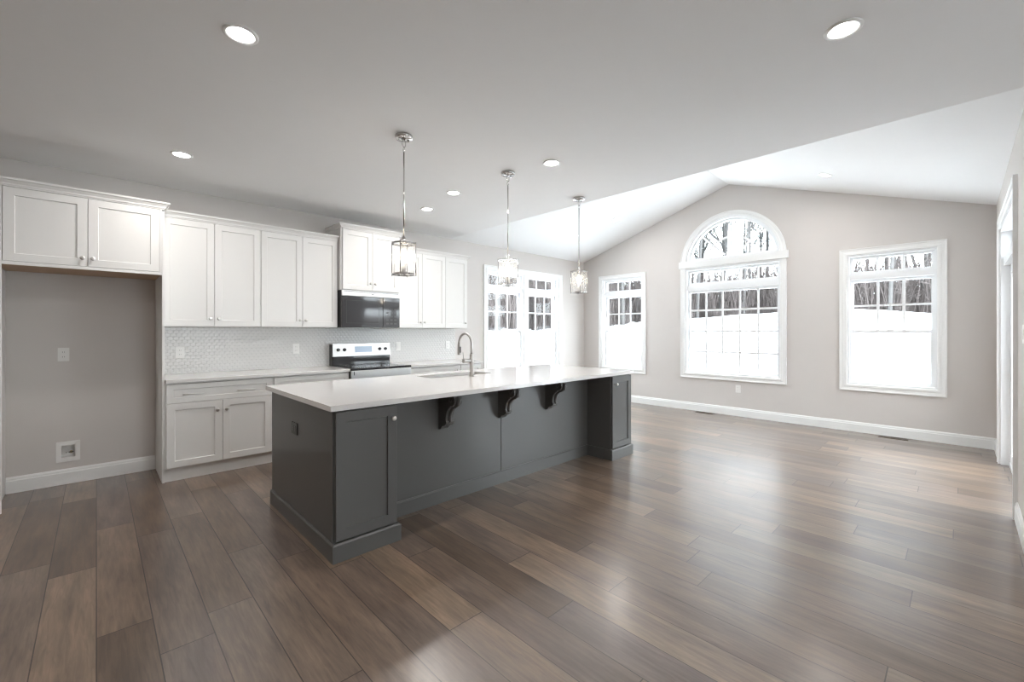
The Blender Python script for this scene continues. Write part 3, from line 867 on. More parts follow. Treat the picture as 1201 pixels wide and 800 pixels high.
# corbels
def corbel(x, label):
    c = thing('corbel', label, 'corbel', (x, 2.82, 0.577), 'carved brackets under the island overhang')
    w = 0.036
    # side outline (outwards distance o, height below the counter)
    out = [(0.0, 0.0), (0.205, 0.0), (0.205, -0.018), (0.196, -0.024), (0.196, -0.036), (0.203, -0.046), (0.207, -0.062),
           (0.203, -0.080), (0.191, -0.094), (0.174, -0.101), (0.160, -0.103), (0.150, -0.108), (0.150, -0.118), (0.138, -0.122),
           (0.118, -0.140), (0.104, -0.162), (0.097, -0.188), (0.094, -0.212), (0.096, -0.228), (0.104, -0.236), (0.104, -0.246), (0.092, -0.252),
           (0.084, -0.262), (0.070, -0.268), (0.052, -0.270), (0.042, -0.280), (0.030, -0.298), (0.0, -0.305)]
    bm = new_bm()
    slab(bm, out, [], lambda a, b, d_: (x - w + d_, 2.8255 - a, 0.8812 + b), 0, 2 * w)
    es = [e for e in bm.edges if abs(e.verts[0].co.x - e.verts[1].co.x) < 1e-5 and len(e.link_faces) == 2 and e.calc_face_angle(0) > 0.8]
    bmesh.ops.bevel(bm, geom=es, offset=0.004, segments=2, affect='EDGES')
    b_ = obj('bracket', bm, M['gray'], c)
    # raised acanthus-like front leaf and side scroll
    bm = new_bm()
    pts = [(0.2055, -0.030), (0.213, -0.062), (0.206, -0.084), (0.180, -0.104), (0.152, -0.118), (0.130, -0.134), (0.110, -0.160), (0.102, -0.190), (0.099, -0.222), (0.106, -0.240)]
    tube(bm, [(x, 2.8255 - a, 0.8812 + b) for a, b in pts], [0.010, 0.018, 0.020, 0.016, 0.012, 0.014, 0.015, 0.013, 0.014, 0.008], 10)
    obj('carved_leaf', bm, M['gray'], b_)
    for s in (-1, 1):
        bm = new_bm()
        sp = []
        for i in range(26):
            th = i / 25 * 4.2 * math.pi / 2; rr = 0.033 * (1 - i / 32)
            sp.append((x + s * (w + 0.0005), 2.8255 - 0.160 - rr * math.cos(th), 0.8812 - 0.062 + rr * math.sin(th)))
        tube(bm, sp, 0.0035, 6)
        obj('scroll', bm, M['gray'], b_)
corbel(1.960, 'carved charcoal bracket under the island overhang, nearest the camera')
corbel(2.585, 'middle carved charcoal bracket, above the vertical seam of the island panel')
corbel(3.206, 'farthest carved charcoal bracket, next to the right island post')

# island top with the sink cut-out
SX0, SX1, SY0, SY1 = 2.195, 2.925, 3.335, 3.615
def rrect(a0, a1, b0, b1, r, n=5):
    pts = []
    for cx, cy, st in ((a1 - r, b1 - r, 0), (a0 + r, b1 - r, 90), (a0 + r, b0 + r, 180), (a1 - r, b0 + r, 270)):
        for i in range(n + 1):
            an = math.radians(st + 90 * i / n); pts.append((cx + r * math.cos(an), cy + r * math.sin(an)))
    return pts
bm = new_bm()
slab(bm, rrect(0.958, 4.243, 2.480, 3.792, 0.006), [rrect(SX0, SX1, SY0, SY1, 0.02)], lambda a, b, d_: (a, b, 0.882 + d_), 0, 0.032)
es = [e for e in bm.edges if abs(e.verts[0].co.z - e.verts[1].co.z) < 1e-6 and len(e.link_faces) == 2 and e.calc_face_angle(0) > 0.8]
bmesh.ops.bevel(bm, geom=es, offset=0.004, segments=2, affect='EDGES')
tag(obj('island_countertop', bm, M['quartz']), 'long white quartz slab topping the charcoal island', 'countertop')
bm = new_bm()
prof = [(0.014, 0.8805), (-0.001, 0.8805), (-0.004, 0.70), (-0.03, 0.675)]
def inset(dx): return rrect(SX0 - dx, SX1 + dx, SY0 - dx, SY1 + dx, 0.02 + max(dx, 0) * 0.5)
rings = [[bm.verts.new((p[0], p[1], z)) for p in inset(dx)] for dx, z in prof]
for k in range(len(rings) - 1):
    n_ = len(rings[k])
    for i in range(n_):
        bm.faces.new((rings[k][i], rings[k][(i + 1) % n_], rings[k + 1][(i + 1) % n_], rings[k + 1][i]))
bm.faces.new(rings[-1])
s = thing('kitchen_sink', 'undermount stainless sink let into the island top by the faucet', 'sink', ((SX0 + SX1) / 2, (SY0 + SY1) / 2, 0.675))
bw = obj('basin', bm, M['sink'], s)
bm = new_bm(); lathe(bm, [(0.045, 0.0), (0.045, 0.003), (0.035, 0.004), (0.03, 0.001)], (2.56, 3.475, 0.6755), (0, 0, 1), 24); obj('drain', bm, M['steel'], s)

# faucet
t = thing('kitchen_faucet', 'tall brushed pull-down faucet standing on the island', 'faucet', (2.59, 3.250, 0.914))
bm = new_bm(); lathe(bm, [(0.026, 0), (0.026, 0.005), (0.0195, 0.007), (0.0195, 0.200), (0.017, 0.205), (0.014, 0.212)], (2.59, 3.25, 0.9142), (0, 0, 1), 24); obj('faucet_body', bm, M['faucet'], t)
R_ = 0.098; zc_ = 1.331 - R_ - 0.012
pts = [(2.59, 3.25, 1.126), (2.59, 3.25, 1.18)] + [(2.59, 3.25 + R_ - R_ * math.cos(math.pi * i / 18), zc_ + R_ * math.sin(math.pi * i / 18)) for i in range(19)]
bm = new_bm(); tube(bm, pts, 0.0115, 14); obj('spout', bm, M['faucet'], t)
ye = 3.25 + 2 * R_
bm = new_bm(); lathe(bm, [(0.0118, 0), (0.0155, -0.01), (0.0165, -0.05), (0.0165, -0.105), (0.014, -0.112)], (2.59, ye, zc_ - 0.0005), (0, 0, 1), 18); sh = obj('spray_head', bm, M['faucet'], t)
bm = new_bm(); box(bm, 2.582, 2.598, ye - 0.0215, ye - 0.0160, zc_ - 0.09, zc_ - 0.03, 0.002); obj('spray_button', bm, M['darkplastic'], sh)
bm = new_bm(); lathe(bm, [(0.0165, 0), (0.0165, 0.062), (0.0185, 0.064), (0.0185, 0.086)], (2.573, 3.25, 1.062), (-1, 0, 0), 18)
hd = obj('handle', bm, M['faucet'], t)
bm = new_bm(); tube(bm, [(2.496, 3.25, 1.075), (2.488, 3.25, 1.145)], [0.0055, 0.004], 8); obj('lever', bm, M['faucet'], hd)

# ------------------------------------------------------------------ plates, outlets, vents
def plate(name, label, cat, tf, a0, a1, b0, b1, m='platewhite', slots='duplex', sm='slot'):
    ca, cb_ = (a0 + a1) / 2, (b0 + b1) / 2
    t = thing(name, label, cat, tf(ca, b0, 0))
    def bx(aa, ab, ba, bb, d0, d1):
        q = new_bm(); slab(q, rrect(aa, ab, ba, bb, 0.003, 2), [], tf, d0, d1); return q
    obj('cover_plate', bx(a0, a1, b0, b1, -0.0065, -0.0005), M[m], t)
    if slots == 'duplex':
        for z in (cb_ - 0.021, cb_ + 0.021):
            rc_ = obj('receptacle', bx(ca - 0.016, ca + 0.016, z - 0.015, z + 0.015, -0.0085, -0.0066), M[m], t)
            q = new_bm()
            for s_ in (-0.006, 0.006): slab(q, rect(ca + s_ - 0.001, ca + s_ + 0.001, z - 0.005, z + 0.005), [], tf, -0.0090, -0.0086)
            obj('slot', q, M[sm], rc_)
    elif slots == 'rocker':
        obj('rocker', bx(ca - 0.016, ca + 0.016, cb_ - 0.033, cb_ + 0.033, -0.010, -0.0066), M[m], t)
    return t
tf_spl = lambda a, b, d: (a, YK - 0.008 + d, b)
plate('wall_outlet', 'white outlet plate on the bare wall inside the fridge niche', 'outlet', tf_kit, -0.243, -0.172, 1.080, 1.197)
plate('wall_outlet', 'white outlet plate on the backsplash nearest the fridge niche', 'outlet', tf_spl, 0.571, 0.643, 1.072, 1.190)
plate('wall_outlet', 'white outlet plate on the backsplash just left of the range', 'outlet', tf_spl, 1.665, 1.737, 1.080, 1.196)
plate('wall_switch', 'white plate on the backsplash just right of the range', 'switch', tf_spl, 3.000, 3.072, 1.078, 1.196, slots='rocker')
plate('wall_outlet', 'white outlet plate on the backsplash left of the faucet', 'outlet', tf_spl, 3.840, 3.912, 1.078, 1.196)
plate('wall_outlet', 'white outlet low on the end wall under the arched window', 'outlet', tf_end, 2.412, 2.484, 0.372, 0.490)
plate('wall_switch', 'white switch at the right edge, beside the sliding door', 'switch', tf_rgt, 4.185, 4.257, 1.265, 1.383, slots='rocker')
# charcoal outlet on the island end, set sideways
tf_isl = lambda a, b, d: (IX0 + d, b, a)   # a = Z, b = Y
t = thing('island_outlet', 'dark outlet plate on the charcoal end panel of the island', 'outlet', (IX0, 3.19, 0.63))
q = new_bm(); slab(q, rrect(0.632, 0.712, 3.132, 3.250, 0.003, 2), [], tf_isl, -0.008, -0.0005); obj('cover_plate', q, M['plategrey'], t)
for y in (3.171, 3.213):
    q = new_bm(); slab(q, rrect(0.655, 0.689, y - 0.015, y + 0.015, 0.003, 2), [], tf_isl, -0.010, -0.0081); rc_ = obj('receptacle', q, M['gray'], t)
    q = new_bm(); slab(q, rect(0.665, 0.668, y - 0.005, y + 0.005), [], tf_isl, -0.0105, -0.0101); slab(q, rect(0.677, 0.680, y - 0.005, y + 0.005), [], tf_isl, -0.0105, -0.0101); obj('slot', q, M['slot'], rc_)

# ice-maker water box
t = thing('water_supply_box', 'white recessed water valve box low on the wall of the fridge niche', 'valve box', (-0.18, YK, 0.19))
bm = new_bm(); slab(bm, rrect(-0.253, -0.104, 0.196, 0.373, 0.004), [rrect(-0.222, -0.135, 0.232, 0.338, 0.004)], tf_kit, -0.007, -0.0005); obj('flange', bm, M['platewhite'], t)
bm = new_bm(); sweep(bm, [(-0.001, 0.0), (0.001, 0.0), (0.001, 0.07), (-0.001, 0.07)], rect(-0.222, -0.135, 0.232, 0.338), True, tf_kit)
slab(bm, rect(-0.222, -0.135, 0.232, 0.338), [], tf_kit, 0.070, 0.073); obj('recess_box', bm, M['platewhite'], t)
bm = new_bm(); lathe(bm, [(0.008, 0), (0.008, 0.018), (0.011, 0.020), (0.011, 0.028)], (-0.162, YK + 0.0695, 0.268), (0, -1, 0), 14); v = obj('valve', bm, M['brass'], t)
bm = new_bm(); box(bm, -0.178, -0.146, YK + 0.036, YK + 0.041, 0.263, 0.273, 0.002); obj('valve_handle', bm, M['darkplastic'], v)
bm = new_bm(); lathe(bm, [(0.006, 0), (0.006, 0.022)], (-0.192, YK + 0.0695, 0.262), (0, -1, 0), 12); obj('valve', bm, M['steel'], t)

def floor_vent(y0, y1, label):
    t = thing('floor_vent', label, 'vent', (7.215, (y0 + y1) / 2, 0))
    bm = new_bm()
    slab(bm, rrect(7.165, 7.265, y0, y1, 0.004), [rrect(7.178, 7.252, y0 + 0.013, y1 - 0.013, 0.002)], lambda a, b, d_: (a, b, d_), 0.0003, 0.006)
    fr = obj('vent_frame', bm, M['vent'], t)
    bm = new_bm()
    n = 16
    for i in range(n):
        y = y0 + 0.02 + (y1 - y0 - 0.04) * i / (n - 1)
        box(bm, 7.1785, 7.2515, y - 0.0035, y + 0.0035, 0.0015, 0.005)
    obj('grille', bm, M['vent'], t)
    bm = new_bm(); box(bm, 7.1785, 7.2515, y0 + 0.0135, y1 - 0.0135, 0.0003, 0.0012); obj('damper', bm, M['slot'], t)
floor_vent(2.78, 3.06, 'brown metal floor vent under the arched window')
floor_vent(0.445, 0.73, 'brown metal floor vent under the right rectangular window')

# ------------------------------------------------------------------ lights
def downlight(x, y, z, label, tilt=0.0, seen=True):
    t = thing('recessed_light', label, 'ceiling light', (x, y, z), 'recessed ceiling lights')
    N = Matrix.Rotation(tilt, 4, 'X')
    bm = new_bm()
    n = 40
    def circ(r, zz): return [bm.verts.new((r * math.cos(2 * math.pi * i / n), r * math.sin(2 * math.pi * i / n), zz)) for i in range(n)]
    rs = [circ(0.076, -0.0005), circ(0.075, -0.006), (circ(0.065, -0.009)), circ(0.0575, -0.006), circ(0.0565, -0.0008)]
    for k in range(4):
        for i in range(n):
            f = bm.faces.new((rs[k][i], rs[k][(i + 1) % n], rs[k + 1][(i + 1) % n], rs[k + 1][i])); f.smooth = True
    me_t = obj('trim_ring', bm, M['trim'], None); me_t.parent = t; me_t.data.transform(N)
    bm = new_bm(); lathe(bm, [(0.056, -0.0008), (0.056, -0.0035), (0.03, -0.0045)], (0, 0, 0), (0, 0, 1), 32)
    le = obj('lens', bm, M['lens'], None); le.parent = t; le.data.transform(N)
    ld = bpy.data.lights.new('recessed_lamp', 'AREA')
    ld.shape = 'DISK'; ld.size = 0.11; ld.energy = DOWNLIGHT_W; ld.color = (1.0, 0.96, 0.92)
    lo = bpy.data.objects.new('lamp', ld); COL.objects.link(lo)
    lo.parent = t
    lo.location = N @ Vector((0, 0, -0.012)); lo.rotation_euler = (tilt, 0, 0)
    return t
downlight(0.500, 2.400, ZC, 'recessed light at the upper left, nearest on the left ceiling')
downlight(0.495, 4.359, ZC, 'recessed light in front of the leftmost wall cabinets')
downlight(2.778, 4.312, ZC, 'recessed light on the flat ceiling nearest the raised microwave cabinet')
downlight(2.650, 3.621, ZC, 'recessed light on the flat ceiling just left of the middle pendant')
downlight(2.780, 2.405, ZC, 'recessed light between the middle and farthest pendants')
downlight(2.544, 0.385, ZC, 'large-looking recessed light at the upper right corner of the flat ceiling')
va = math.atan(sl)
def zv(y): return ZR - sl * abs(y - YM)
downlight(6.330, 4.032, zv(4.032), 'recessed light on the left slope of the vaulted ceiling', -va)
downlight(6.350, 1.135, zv(1.135), 'recessed light on the right slope of the vaulted ceiling', va)
for i, (x, y) in enumerate([(-2.0, 0.0), (0.5, -2.2), (2.5, -2.2), (-2.0, -2.2), (-2.0, 4.3)]):  # extra lamps added out of view to fill the room with light
    downlight(x, y, ZC, 'added fill light recessed in the unseen ceiling behind the camera')

def pendant(x, y, label):
    t = thing('pendant_light', label, 'pendant light', (x, y, ZC), 'glass pendants over the island')
    bm = new_bm(); lathe(bm, [(0.062, -0.0005), (0.064, -0.006), (0.064, -0.020), (0.058, -0.026), (0.02, -0.028), (0.008, -0.034)], (x, y, ZC), (0, 0, 1), 32); cn = obj('canopy', bm, M['chrome'], t)
    bm = new_bm()
    for s_ in (-1, 1): lathe(bm, [(0.007, 0), (0.009, -0.004), (0.006, -0.012)], (x + s_ * 0.038, y, ZC - 0.0265), (0, 0, 1), 10)
    obj('screw_cap', bm, M['chrome'], cn)
    bm = new_bm()
    lp = [(x + 0.014 * math.cos(a_), y, ZC - 0.060 + 0.027 * math.sin(a_)) for a_ in [2 * math.pi * i / 20 for i in range(20)]]
    tube(bm, lp, 0.0028, 8, closed=True)
    lp = [(x, y + 0.010 * math.cos(a_), ZC - 0.100 + 0.019 * math.sin(a_)) for a_ in [2 * math.pi * i / 20 for i in range(20)]]
    tube(bm, lp, 0.0028, 8, closed=True)
    obj('chain_link', bm, M['chrome'], t)
    bm = new_bm(); tube(bm, [(x, y, ZC - 0.118), (x, y, 2.030)], 0.0052, 10); obj('rod', bm, M['chrome'], t)
    bm = new_bm(); lathe(bm, [(0.006, 2.032), (0.013, 2.028), (0.015, 2.010), (0.012, 2.004), (0.024, 1.998), (0.027, 1.984), (0.012, 1.983)], (x, y, 0), (0, 0, 1), 24); obj('cap', bm, M['chrome'], t)
    z0, z1 = 1.757, 1.980
    Rr = 0.084
    for z in (z1, z0):
        bm = new_bm(); n = 40
        q = []
        for (rr, zz) in ((Rr - 0.007, z - 0.005), (Rr + 0.004, z - 0.005), (Rr + 0.004, z + 0.005), (Rr - 0.007, z + 0.005)):
            q.append([bm.verts.new((x + rr * math.cos(2 * math.pi * i / n), y + rr * math.sin(2 * math.pi * i / n), zz)) for i in range(n)])
        for k in range(4):
            for i in range(n): bm.faces.new((q[k][i], q[k][(i + 1) % n], q[(k + 1) % 4][(i + 1) % n], q[(k + 1) % 4][i]))
        # crossbar
        for an in (0, 90):
            c_, s_ = math.cos(math.radians(an + 44)), math.sin(math.radians(an + 44))
            tube(bm, [(x - c_ * (Rr - 0.004), y - s_ * (Rr - 0.004), z), (x + c_ * (Rr - 0.004), y + s_ * (Rr - 0.004), z)], 0.0032, 6)
        obj('shade_ring', bm, M['chrome'], t)
    for an in (44, 134, 224, 314):
        c_, s_ = math.cos(math.radians(an)), math.sin(math.radians(an))
        bm = new_bm(); tube(bm, [(x + c_ * (Rr + 0.004), y + s_ * (Rr + 0.004), z0 - 0.013), (x + c_ * (Rr + 0.004), y + s_ * (Rr + 0.004), z1 + 0.010)], 0.0040, 8)
        obj('upright', bm, M['chrome'], t)
    bm = new_bm(); n = 48
    q = []
    for rr, zz in ((0.0735, z0 + 0.006), (0.0735, z1 - 0.006)):
        q.append([bm.verts.new((x + rr * math.cos(2 * math.pi * i / n), y + rr * math.sin(2 * math.pi * i / n), zz)) for i in range(n)])
    for i in range(n):
        f = bm.faces.new((q[0][i], q[0][(i + 1) % n], q[1][(i + 1) % n], q[1][i])); f.smooth = True
    obj('glass_shade', bm, M['shadeglass'], t)
    bm = new_bm(); lathe(bm, [(0.019, z0 + 0.004), (0.019, z0 + 0.066), (0.014, z0 + 0.068), (0.013, z0 + 0.080)], (x, y, 0), (0, 0, 1), 20); obj('socket', bm, M['sleeve'], t)
    bm = new_bm(); lathe(bm, [(0.010, z0 + 0.081), (0.016, z0 + 0.095), (0.026, z0 + 0.125), (0.028, z0 + 0.145), (0.022, z0 + 0.168), (0.008, z0 + 0.186), (0.001, z0 + 0.190)], (x, y, 0), (0, 0, 1), 24)
    obj('bulb', bm, M['bulb'], t)
    ld = bpy.data.lights.new('pendant_lamp', 'POINT'); ld.energy = PENDANT_W; ld.color = (1.0, 0.90, 0.78); ld.shadow_soft_size = 0.032
    lo = bpy.data.objects.new('lamp', ld); COL.objects.link(lo); lo.parent = t; lo.location = (0, 0, z0 + 0.140 - ZC)
pendant(1.618, 2.820, 'glass cylinder pendant nearest the camera, hanging left over the island')
pendant(2.663, 2.820, 'middle of three glass cylinder pendants, in front of the kitchen window')
pendant(3.717, 2.830, 'farthest glass cylinder pendant, hanging near the end wall corner')

# ------------------------------------------------------------------ outdoors: snowy lawn and woods
def snow_mat():
    m = bpy.data.materials.new('snow_and_leaf_litter')
    m.use_nodes = True
    n = m.node_tree; b = n.nodes['Principled BSDF']; L = n.links.new
    at = n.nodes.new('ShaderNodeAttribute'); at.attribute_name = 'woods'
    tc = n.nodes.new('ShaderNodeTexCoord')
    nz = n.nodes.new('ShaderNodeTexNoise'); nz.inputs['Scale'].default_value = 0.9; nz.inputs['Detail'].default_value = 9
    L(tc.outputs['Object'], nz.inputs['Vector'])
    nz2 = n.nodes.new('ShaderNodeTexNoise'); nz2.inputs['Scale'].default_value = 4.5; nz2.inputs['Detail'].default_value = 6
    L(tc.outputs['Object'], nz2.inputs['Vector'])
    sn = n.nodes.new('ShaderNodeValToRGB')      # mostly snow with a few grass specks
    sn.color_ramp.elements[0].position = 0.30; sn.color_ramp.elements[0].color = (0.42, 0.40, 0.37, 1)
    sn.color_ramp.elements[1].position = 0.36; sn.color_ramp.elements[1].color = (0.86, 0.88, 0.90, 1)
    L(nz2.outputs['Fac'], sn.inputs[0])
    lf = n.nodes.new('ShaderNodeValToRGB')
    lf.color_ramp.elements[0].position = 0.35; lf.color_ramp.elements[0].color = (0.05, 0.04, 0.035, 1)
    lf.color_ramp.elements[1].position = 0.68; lf.color_ramp.elements[1].color = (0.14, 0.115, 0.105, 1)
    L(nz.outputs['Fac'], lf.inputs[0])
    mx = n.nodes.new('ShaderNodeMix'); mx.data_type = 'RGBA'
    L(at.outputs['Fac'], mx.inputs['Factor']); L(sn.outputs[0], mx.inputs[6]); L(lf.outputs[0], mx.inputs[7])
    L(mx.outputs[2], b.inputs['Base Color'])
    b.inputs['Roughness'].default_value = 0.95; b.inputs['Specular IOR Level'].default_value = 0.1
    return m
def interp(x, tab):
    if x <= tab[0][0]: return tab[0][1]
    for (x0_, y0_), (x1_, y1_) in zip(tab, tab[1:]):
        if x <= x1_: return y0_ + (y1_ - y0_) * (x - x0_) / (x1_ - x0_)
    return tab[-1][1]
# azimuth (deg from +X) -> distance of the wood edge, and its height
EDGE_R = [(-60, 46), (0, 46), (15, 46), (30, 42), (38, 34), (50, 32), (70, 34), (120, 40)]
EDGE_Z = [(-60, 1.5), (0, 2.5), (2, 2.75), (8, 3.25), (14, 3.15), (22, 2.65), (29, 2.35), (33, 1.75), (40, 1.45), (50, 1.3), (120, 1.0)]
def edge_r(p): return interp(p, EDGE_R) + 0.9 * math.sin(p * 0.9) + 0.5 * math.sin(p * 2.3 + 1)
def ground(r_, p):
    D = edge_r(p); ze = interp(p, EDGE_Z)
    if r_ <= D:
        u = max(0.0, (r_ - 8) / (D - 8)); u = u * u * (3 - 2 * u) * 0.55 + u * 0.45
        return -0.45 + (ze + 0.45) * u
    return ze + (r_ - D) * interp(p, [(25, 0.05), (34, 0.15), (40, 0.21)]) + 0.5 * (1 - math.exp(-(r_ - D) / 18))
bm = new_bm()
rs = [0.0, 4, 7, 10, 13, 16, 19, 22, 25, 28, 31, 34, 36, 38, 40, 42, 44, 45, 46, 47, 48, 50, 53, 57, 62, 70, 80, 92, 106, 125]
ps = [-75 + i * 1.5 for i in range(147)]
lay = bm.verts.layers.float.new('woods')
grid = []
rnd = random.Random(5)
for p in ps:
    rowv = []
    for r_ in rs:
        z = ground(r_, p) + (rnd.uniform(-0.05, 0.05) if r_ > 10 else 0)
        v = bm.verts.new((r_ * math.cos(math.radians(p)), r_ * math.sin(math.radians(p)), min(z, -0.3) if r_ < 9 else z))
        v[lay] = min(1, max(0, (r_ - edge_r(p) + 0.8) / 2.0))
        rowv.append(v)
    grid.append(rowv)
for i in range(len(ps) - 1):
    for j in range(len(rs) - 1):
        if j == 0:
            bm.faces.new((grid[i][1], grid[i + 1][1], grid[i][0])) if False else None
        else:
            f = bm.faces.new((grid[i][j], grid[i][j + 1], grid[i + 1][j + 1], grid[i + 1][j])); f.smooth = True
M['snow'] = snow_mat()
for row_ in grid: bm.verts.remove(row_[0])
struct('ground', bm, M['snow'])
# level snow behind the house
bm = new_bm(); box(bm, -60, 40, -60, YB - 2.5, -0.6, -0.45); struct('ground_rear', bm, M['snow'])

M['bark'] = mat('grey_brown_bark', (0.095, 0.092, 0.09), 0.95, noise=0.35, nscale=3, spec=0.1)
M['brush'] = mat('brown_brush', (0.115, 0.100, 0.096), 0.95, noise=0.4, nscale=1.3, spec=0.1)
M['needles'] = mat('pine_needles', (0.045, 0.065, 0.05), 0.9, noise=0.3, nscale=2, spec=0.1)

def limb(V, F, p0, p1, r0, r1, n):
    d = p1 - p0
    if d.length < 1e-4: return
    a, b = frame_of(d)
    k = len(V)
    for p, r_ in ((p0, r0), (p1, r1)):
        for i in range(n):
            an = 2 * math.pi * i / n
            V.append(p + a * (math.cos(an) * r_) + b * (math.sin(an) * r_))
    for i in range(n):
        j = (i + 1) % n
        F.append((k + i, k + j, k + n + j, k + n + i))

def grow(V, F, rng, p, d, length, rad, level):
    nseg = 6 if level == 0 else 4
    n = 7 if level == 0 else (4 if level == 1 else 3)
    q = p.copy(); dd = d.copy(); step = length / nseg
    for s in range(nseg):
        wob = 0.05 if level == 0 else 0.22
        dd = (dd + Vector((rng.uniform(-wob, wob), rng.uniform(-wob, wob), rng.uniform(-wob * 0.3, wob) if level else 0))).normalized()
        q2 = q + dd * step
        f0 = 1 - s / nseg; f1 = 1 - (s + 1) / nseg
        tp = 0.25 if level == 0 else 0.15
        r0 = rad * (tp + (1 - tp) * f0); r1 = rad * (tp + (1 - tp) * f1)
        limb(V, F, q, q2, r0, r1, n)
        if level < 3:
            lo = 2 if level == 0 else 0
            if s >= lo:
                for _ in range([4, 3, 2][level]):
                    an = rng.uniform(0, 2 * math.pi)
                    a, b = frame_of(dd)
                    sp_ang = rng.uniform(0.45, 1.0)
                    nd = (dd * math.cos(sp_ang) + (a * math.cos(an) + b * math.sin(an)) * math.sin(sp_ang)).normalized()
                    nd.z += 0.15; nd.normalize()
                    tt = rng.random()
                    grow(V, F, rng, q.lerp(q2, tt), nd, length * rng.uniform(0.28, 0.46), max(r1 * rng.uniform(0.4, 0.65), 0.02), level + 1)
        q = q2

def tree_mesh(seed, h, rad, lean=0.05):
    rng = random.Random(seed); V = []; F = []
    d = Vector((rng.uniform(-lean, lean), rng.uniform(-lean, lean), 1)).normalized()
    grow(V, F, rng, Vector((0, 0, -0.3)), d, h, rad, 0)
    if seed % 3 == 0:      # forked trunk
        d2 = Vector((rng.choice((-1, 1)) * 0.22, rng.uniform(-0.2, 0.2), 1)).normalized()
        grow(V, F, rng, Vector((0, 0, 0.8)), d2, h * 0.85, rad * 0.75, 0)
    me = bpy.data.meshes.new('bare_tree'); me.from_pydata([tuple(v) for v in V], [], F); me.update()
    me.materials.append(M['bark'])
    return me

protos = [tree_mesh(s, 15 + (s * 7 % 6), 0.14 + 0.03 * (s % 4)) for s in range(1, 8)]
rng = random.Random(77)
spots = []
for i in range(400):
    if len(spots) >= 78: break
    p = rng.uniform(-2, 34) if len(spots) < 38 else rng.uniform(34, 56); D = edge_r(p); r_ = D + (rng.random() ** 1.6) * 26 - 0.6
    x, y = r_ * math.cos(math.radians(p)), r_ * math.sin(math.radians(p))
    if all((x - a) ** 2 + (y - b) ** 2 > 5.0 for a, b, _, _ in spots): spots.append((x, y, r_, p))
GT = 'bare winter trees of the wood beyond the snow'
for i, (x, y, r_, p) in enumerate(spots):
    o = bpy.data.objects.new('bare_tree', protos[i % len(protos)]); COL.objects.link(o)
    o.location = (x, y, ground(r_, p)); o.rotation_euler = (0, 0, rng.uniform(0, 6.28)); s_ = rng.uniform(0.75, 1.15); o.scale = (s_, s_, s_)
    tag(o, 'leafless grey tree in the woods beyond the snowy field', 'tree', GT)

# two pines seen through the arch
def pine(x, y, z, h, seed, label):
    rng = random.Random(seed); V = []; F = []; F2 = []
    t = thing('pine_tree', label, 'tree', (x, y, z))
    limb(V, F, Vector((0, 0, -0.3)), Vector((0, 0, h * 0.6)), 0.20, 0.12, 7); limb(V, F, Vector((0, 0, h * 0.6)), Vector((0, 0, h)), 0.12, 0.03, 7)
    NV = []; NF = []
    for k in range(46):
        zz = h * rng.uniform(0.35, 0.97); L_ = (1 - zz / h) * 4.2 + 0.5; an = rng.uniform(0, 6.28)
        e = Vector((math.cos(an) * L_, math.sin(an) * L_, zz + L_ * 0.18))
        b0_ = Vector((0, 0, zz)); limb(V, F, b0_, e, 0.035, 0.008, 3)
        for j in range(34):
            c = b0_.lerp(e, rng.uniform(0.35, 1.0)) + Vector((rng.uniform(-.12, .12), rng.uniform(-.12, .12), rng.uniform(-.08, .12)))
            dv = Vector((rng.uniform(-1, 1), rng.uniform(-1, 1), rng.uniform(-0.3, 0.8))).normalized() * rng.uniform(0.14, 0.26)
            limb(NV, NF, c, c + dv, 0.016, 0.004, 3)
    for nm, vv, ff, mm in (('trunk', V, F, M['bark']), ('foliage', NV, NF, M['needles'])):
        me = bpy.data.meshes.new(nm); me.from_pydata([tuple(v) for v in vv], [], ff); me.update(); me.materials.append(mm)
        o = bpy.data.objects.new(nm, me); COL.objects.link(o); o.parent = t
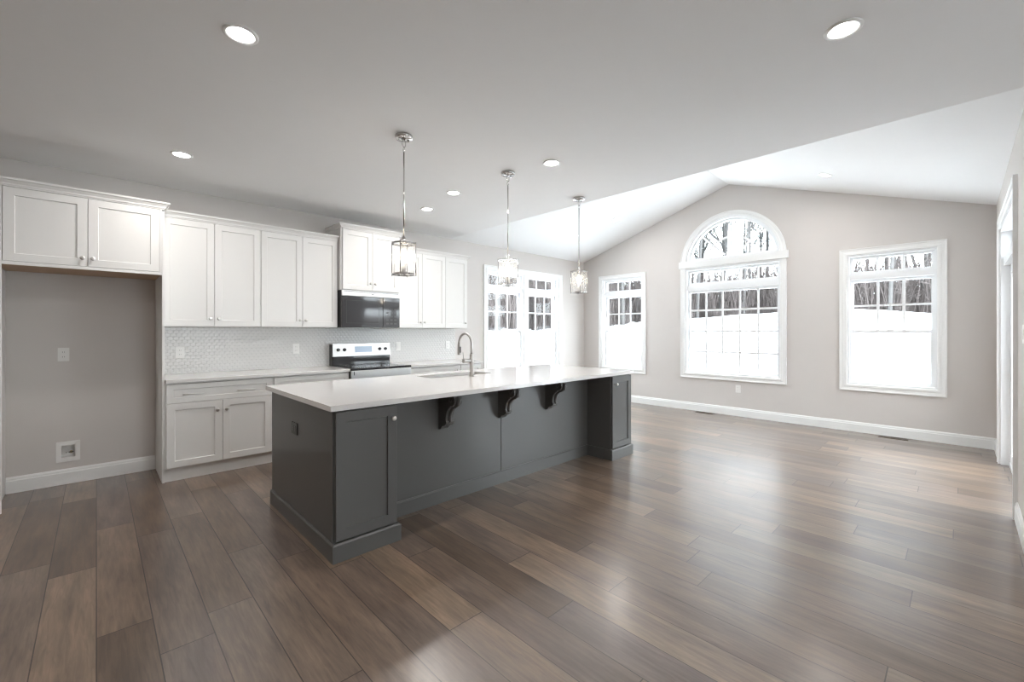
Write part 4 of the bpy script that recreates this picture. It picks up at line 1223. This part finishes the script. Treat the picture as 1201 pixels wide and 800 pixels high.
for (p, r_, h, sd, lb) in ((20.0, 52, 17, 3, 'green pine among bare trees, behind the left half of the arch'), (15.5, 60, 18, 8, 'green pine farther back, behind the middle of the arched window')):
    x, y = r_ * math.cos(math.radians(p)), r_ * math.sin(math.radians(p))
    pine(x, y, ground(r_, p), h, sd, lb)

# undergrowth: uncountable thin stems along and behind the wood edge
def thicket(seed, n, pr, depth, hmin, hmax, rad, twigs):
    rng = random.Random(seed); V = []; F = []
    for k in range(n):
        p = rng.uniform(*pr); D = edge_r(p); r_ = D + (rng.random() ** 1.3) * depth
        base = Vector((r_ * math.cos(math.radians(p)), r_ * math.sin(math.radians(p)), ground(r_, p) - 0.1))
        h = rng.uniform(hmin, hmax); d = Vector((rng.uniform(-0.25, 0.25), rng.uniform(-0.25, 0.25), 1)).normalized()
        mid = base + d * h * 0.5; d2 = (d + Vector((rng.uniform(-0.3, 0.3), rng.uniform(-0.3, 0.3), 0))).normalized(); top = mid + d2 * h * 0.5
        r0 = rad * rng.uniform(0.6, 1.5)
        limb(V, F, base, mid, r0, r0 * 0.75, 3); limb(V, F, mid, top, r0 * 0.75, r0 * 0.3, 3)
        for j in range(twigs):
            q = base.lerp(mid, rng.uniform(0.2, 1)) if rng.random() < 0.4 else mid.lerp(top, rng.random())
            dv = Vector((rng.uniform(-1, 1), rng.uniform(-1, 1), rng.uniform(0.1, 1.4))).normalized() * h * rng.uniform(0.12, 0.3)
            limb(V, F, q, q + dv, r0 * 0.45, r0 * 0.15, 3)
    return V, F
V, F = thicket(11, 7500, (-3, 57), 30, 2.2, 5.6, 0.034, 6)
V2, F2 = thicket(12, 4200, (-3, 57), 1.6, 0.35, 0.9, 0.018, 8)
k = len(V); V += V2; F += [tuple(i + k for i in f) for f in F2]
me = bpy.data.meshes.new('undergrowth'); me.from_pydata([tuple(v) for v in V], [], F); me.update(); me.materials.append(M['brush'])
o = bpy.data.objects.new('undergrowth', me); COL.objects.link(o)
tag(o, 'tangled brown brush along the edge of the snowy woods', 'undergrowth', kind='stuff')
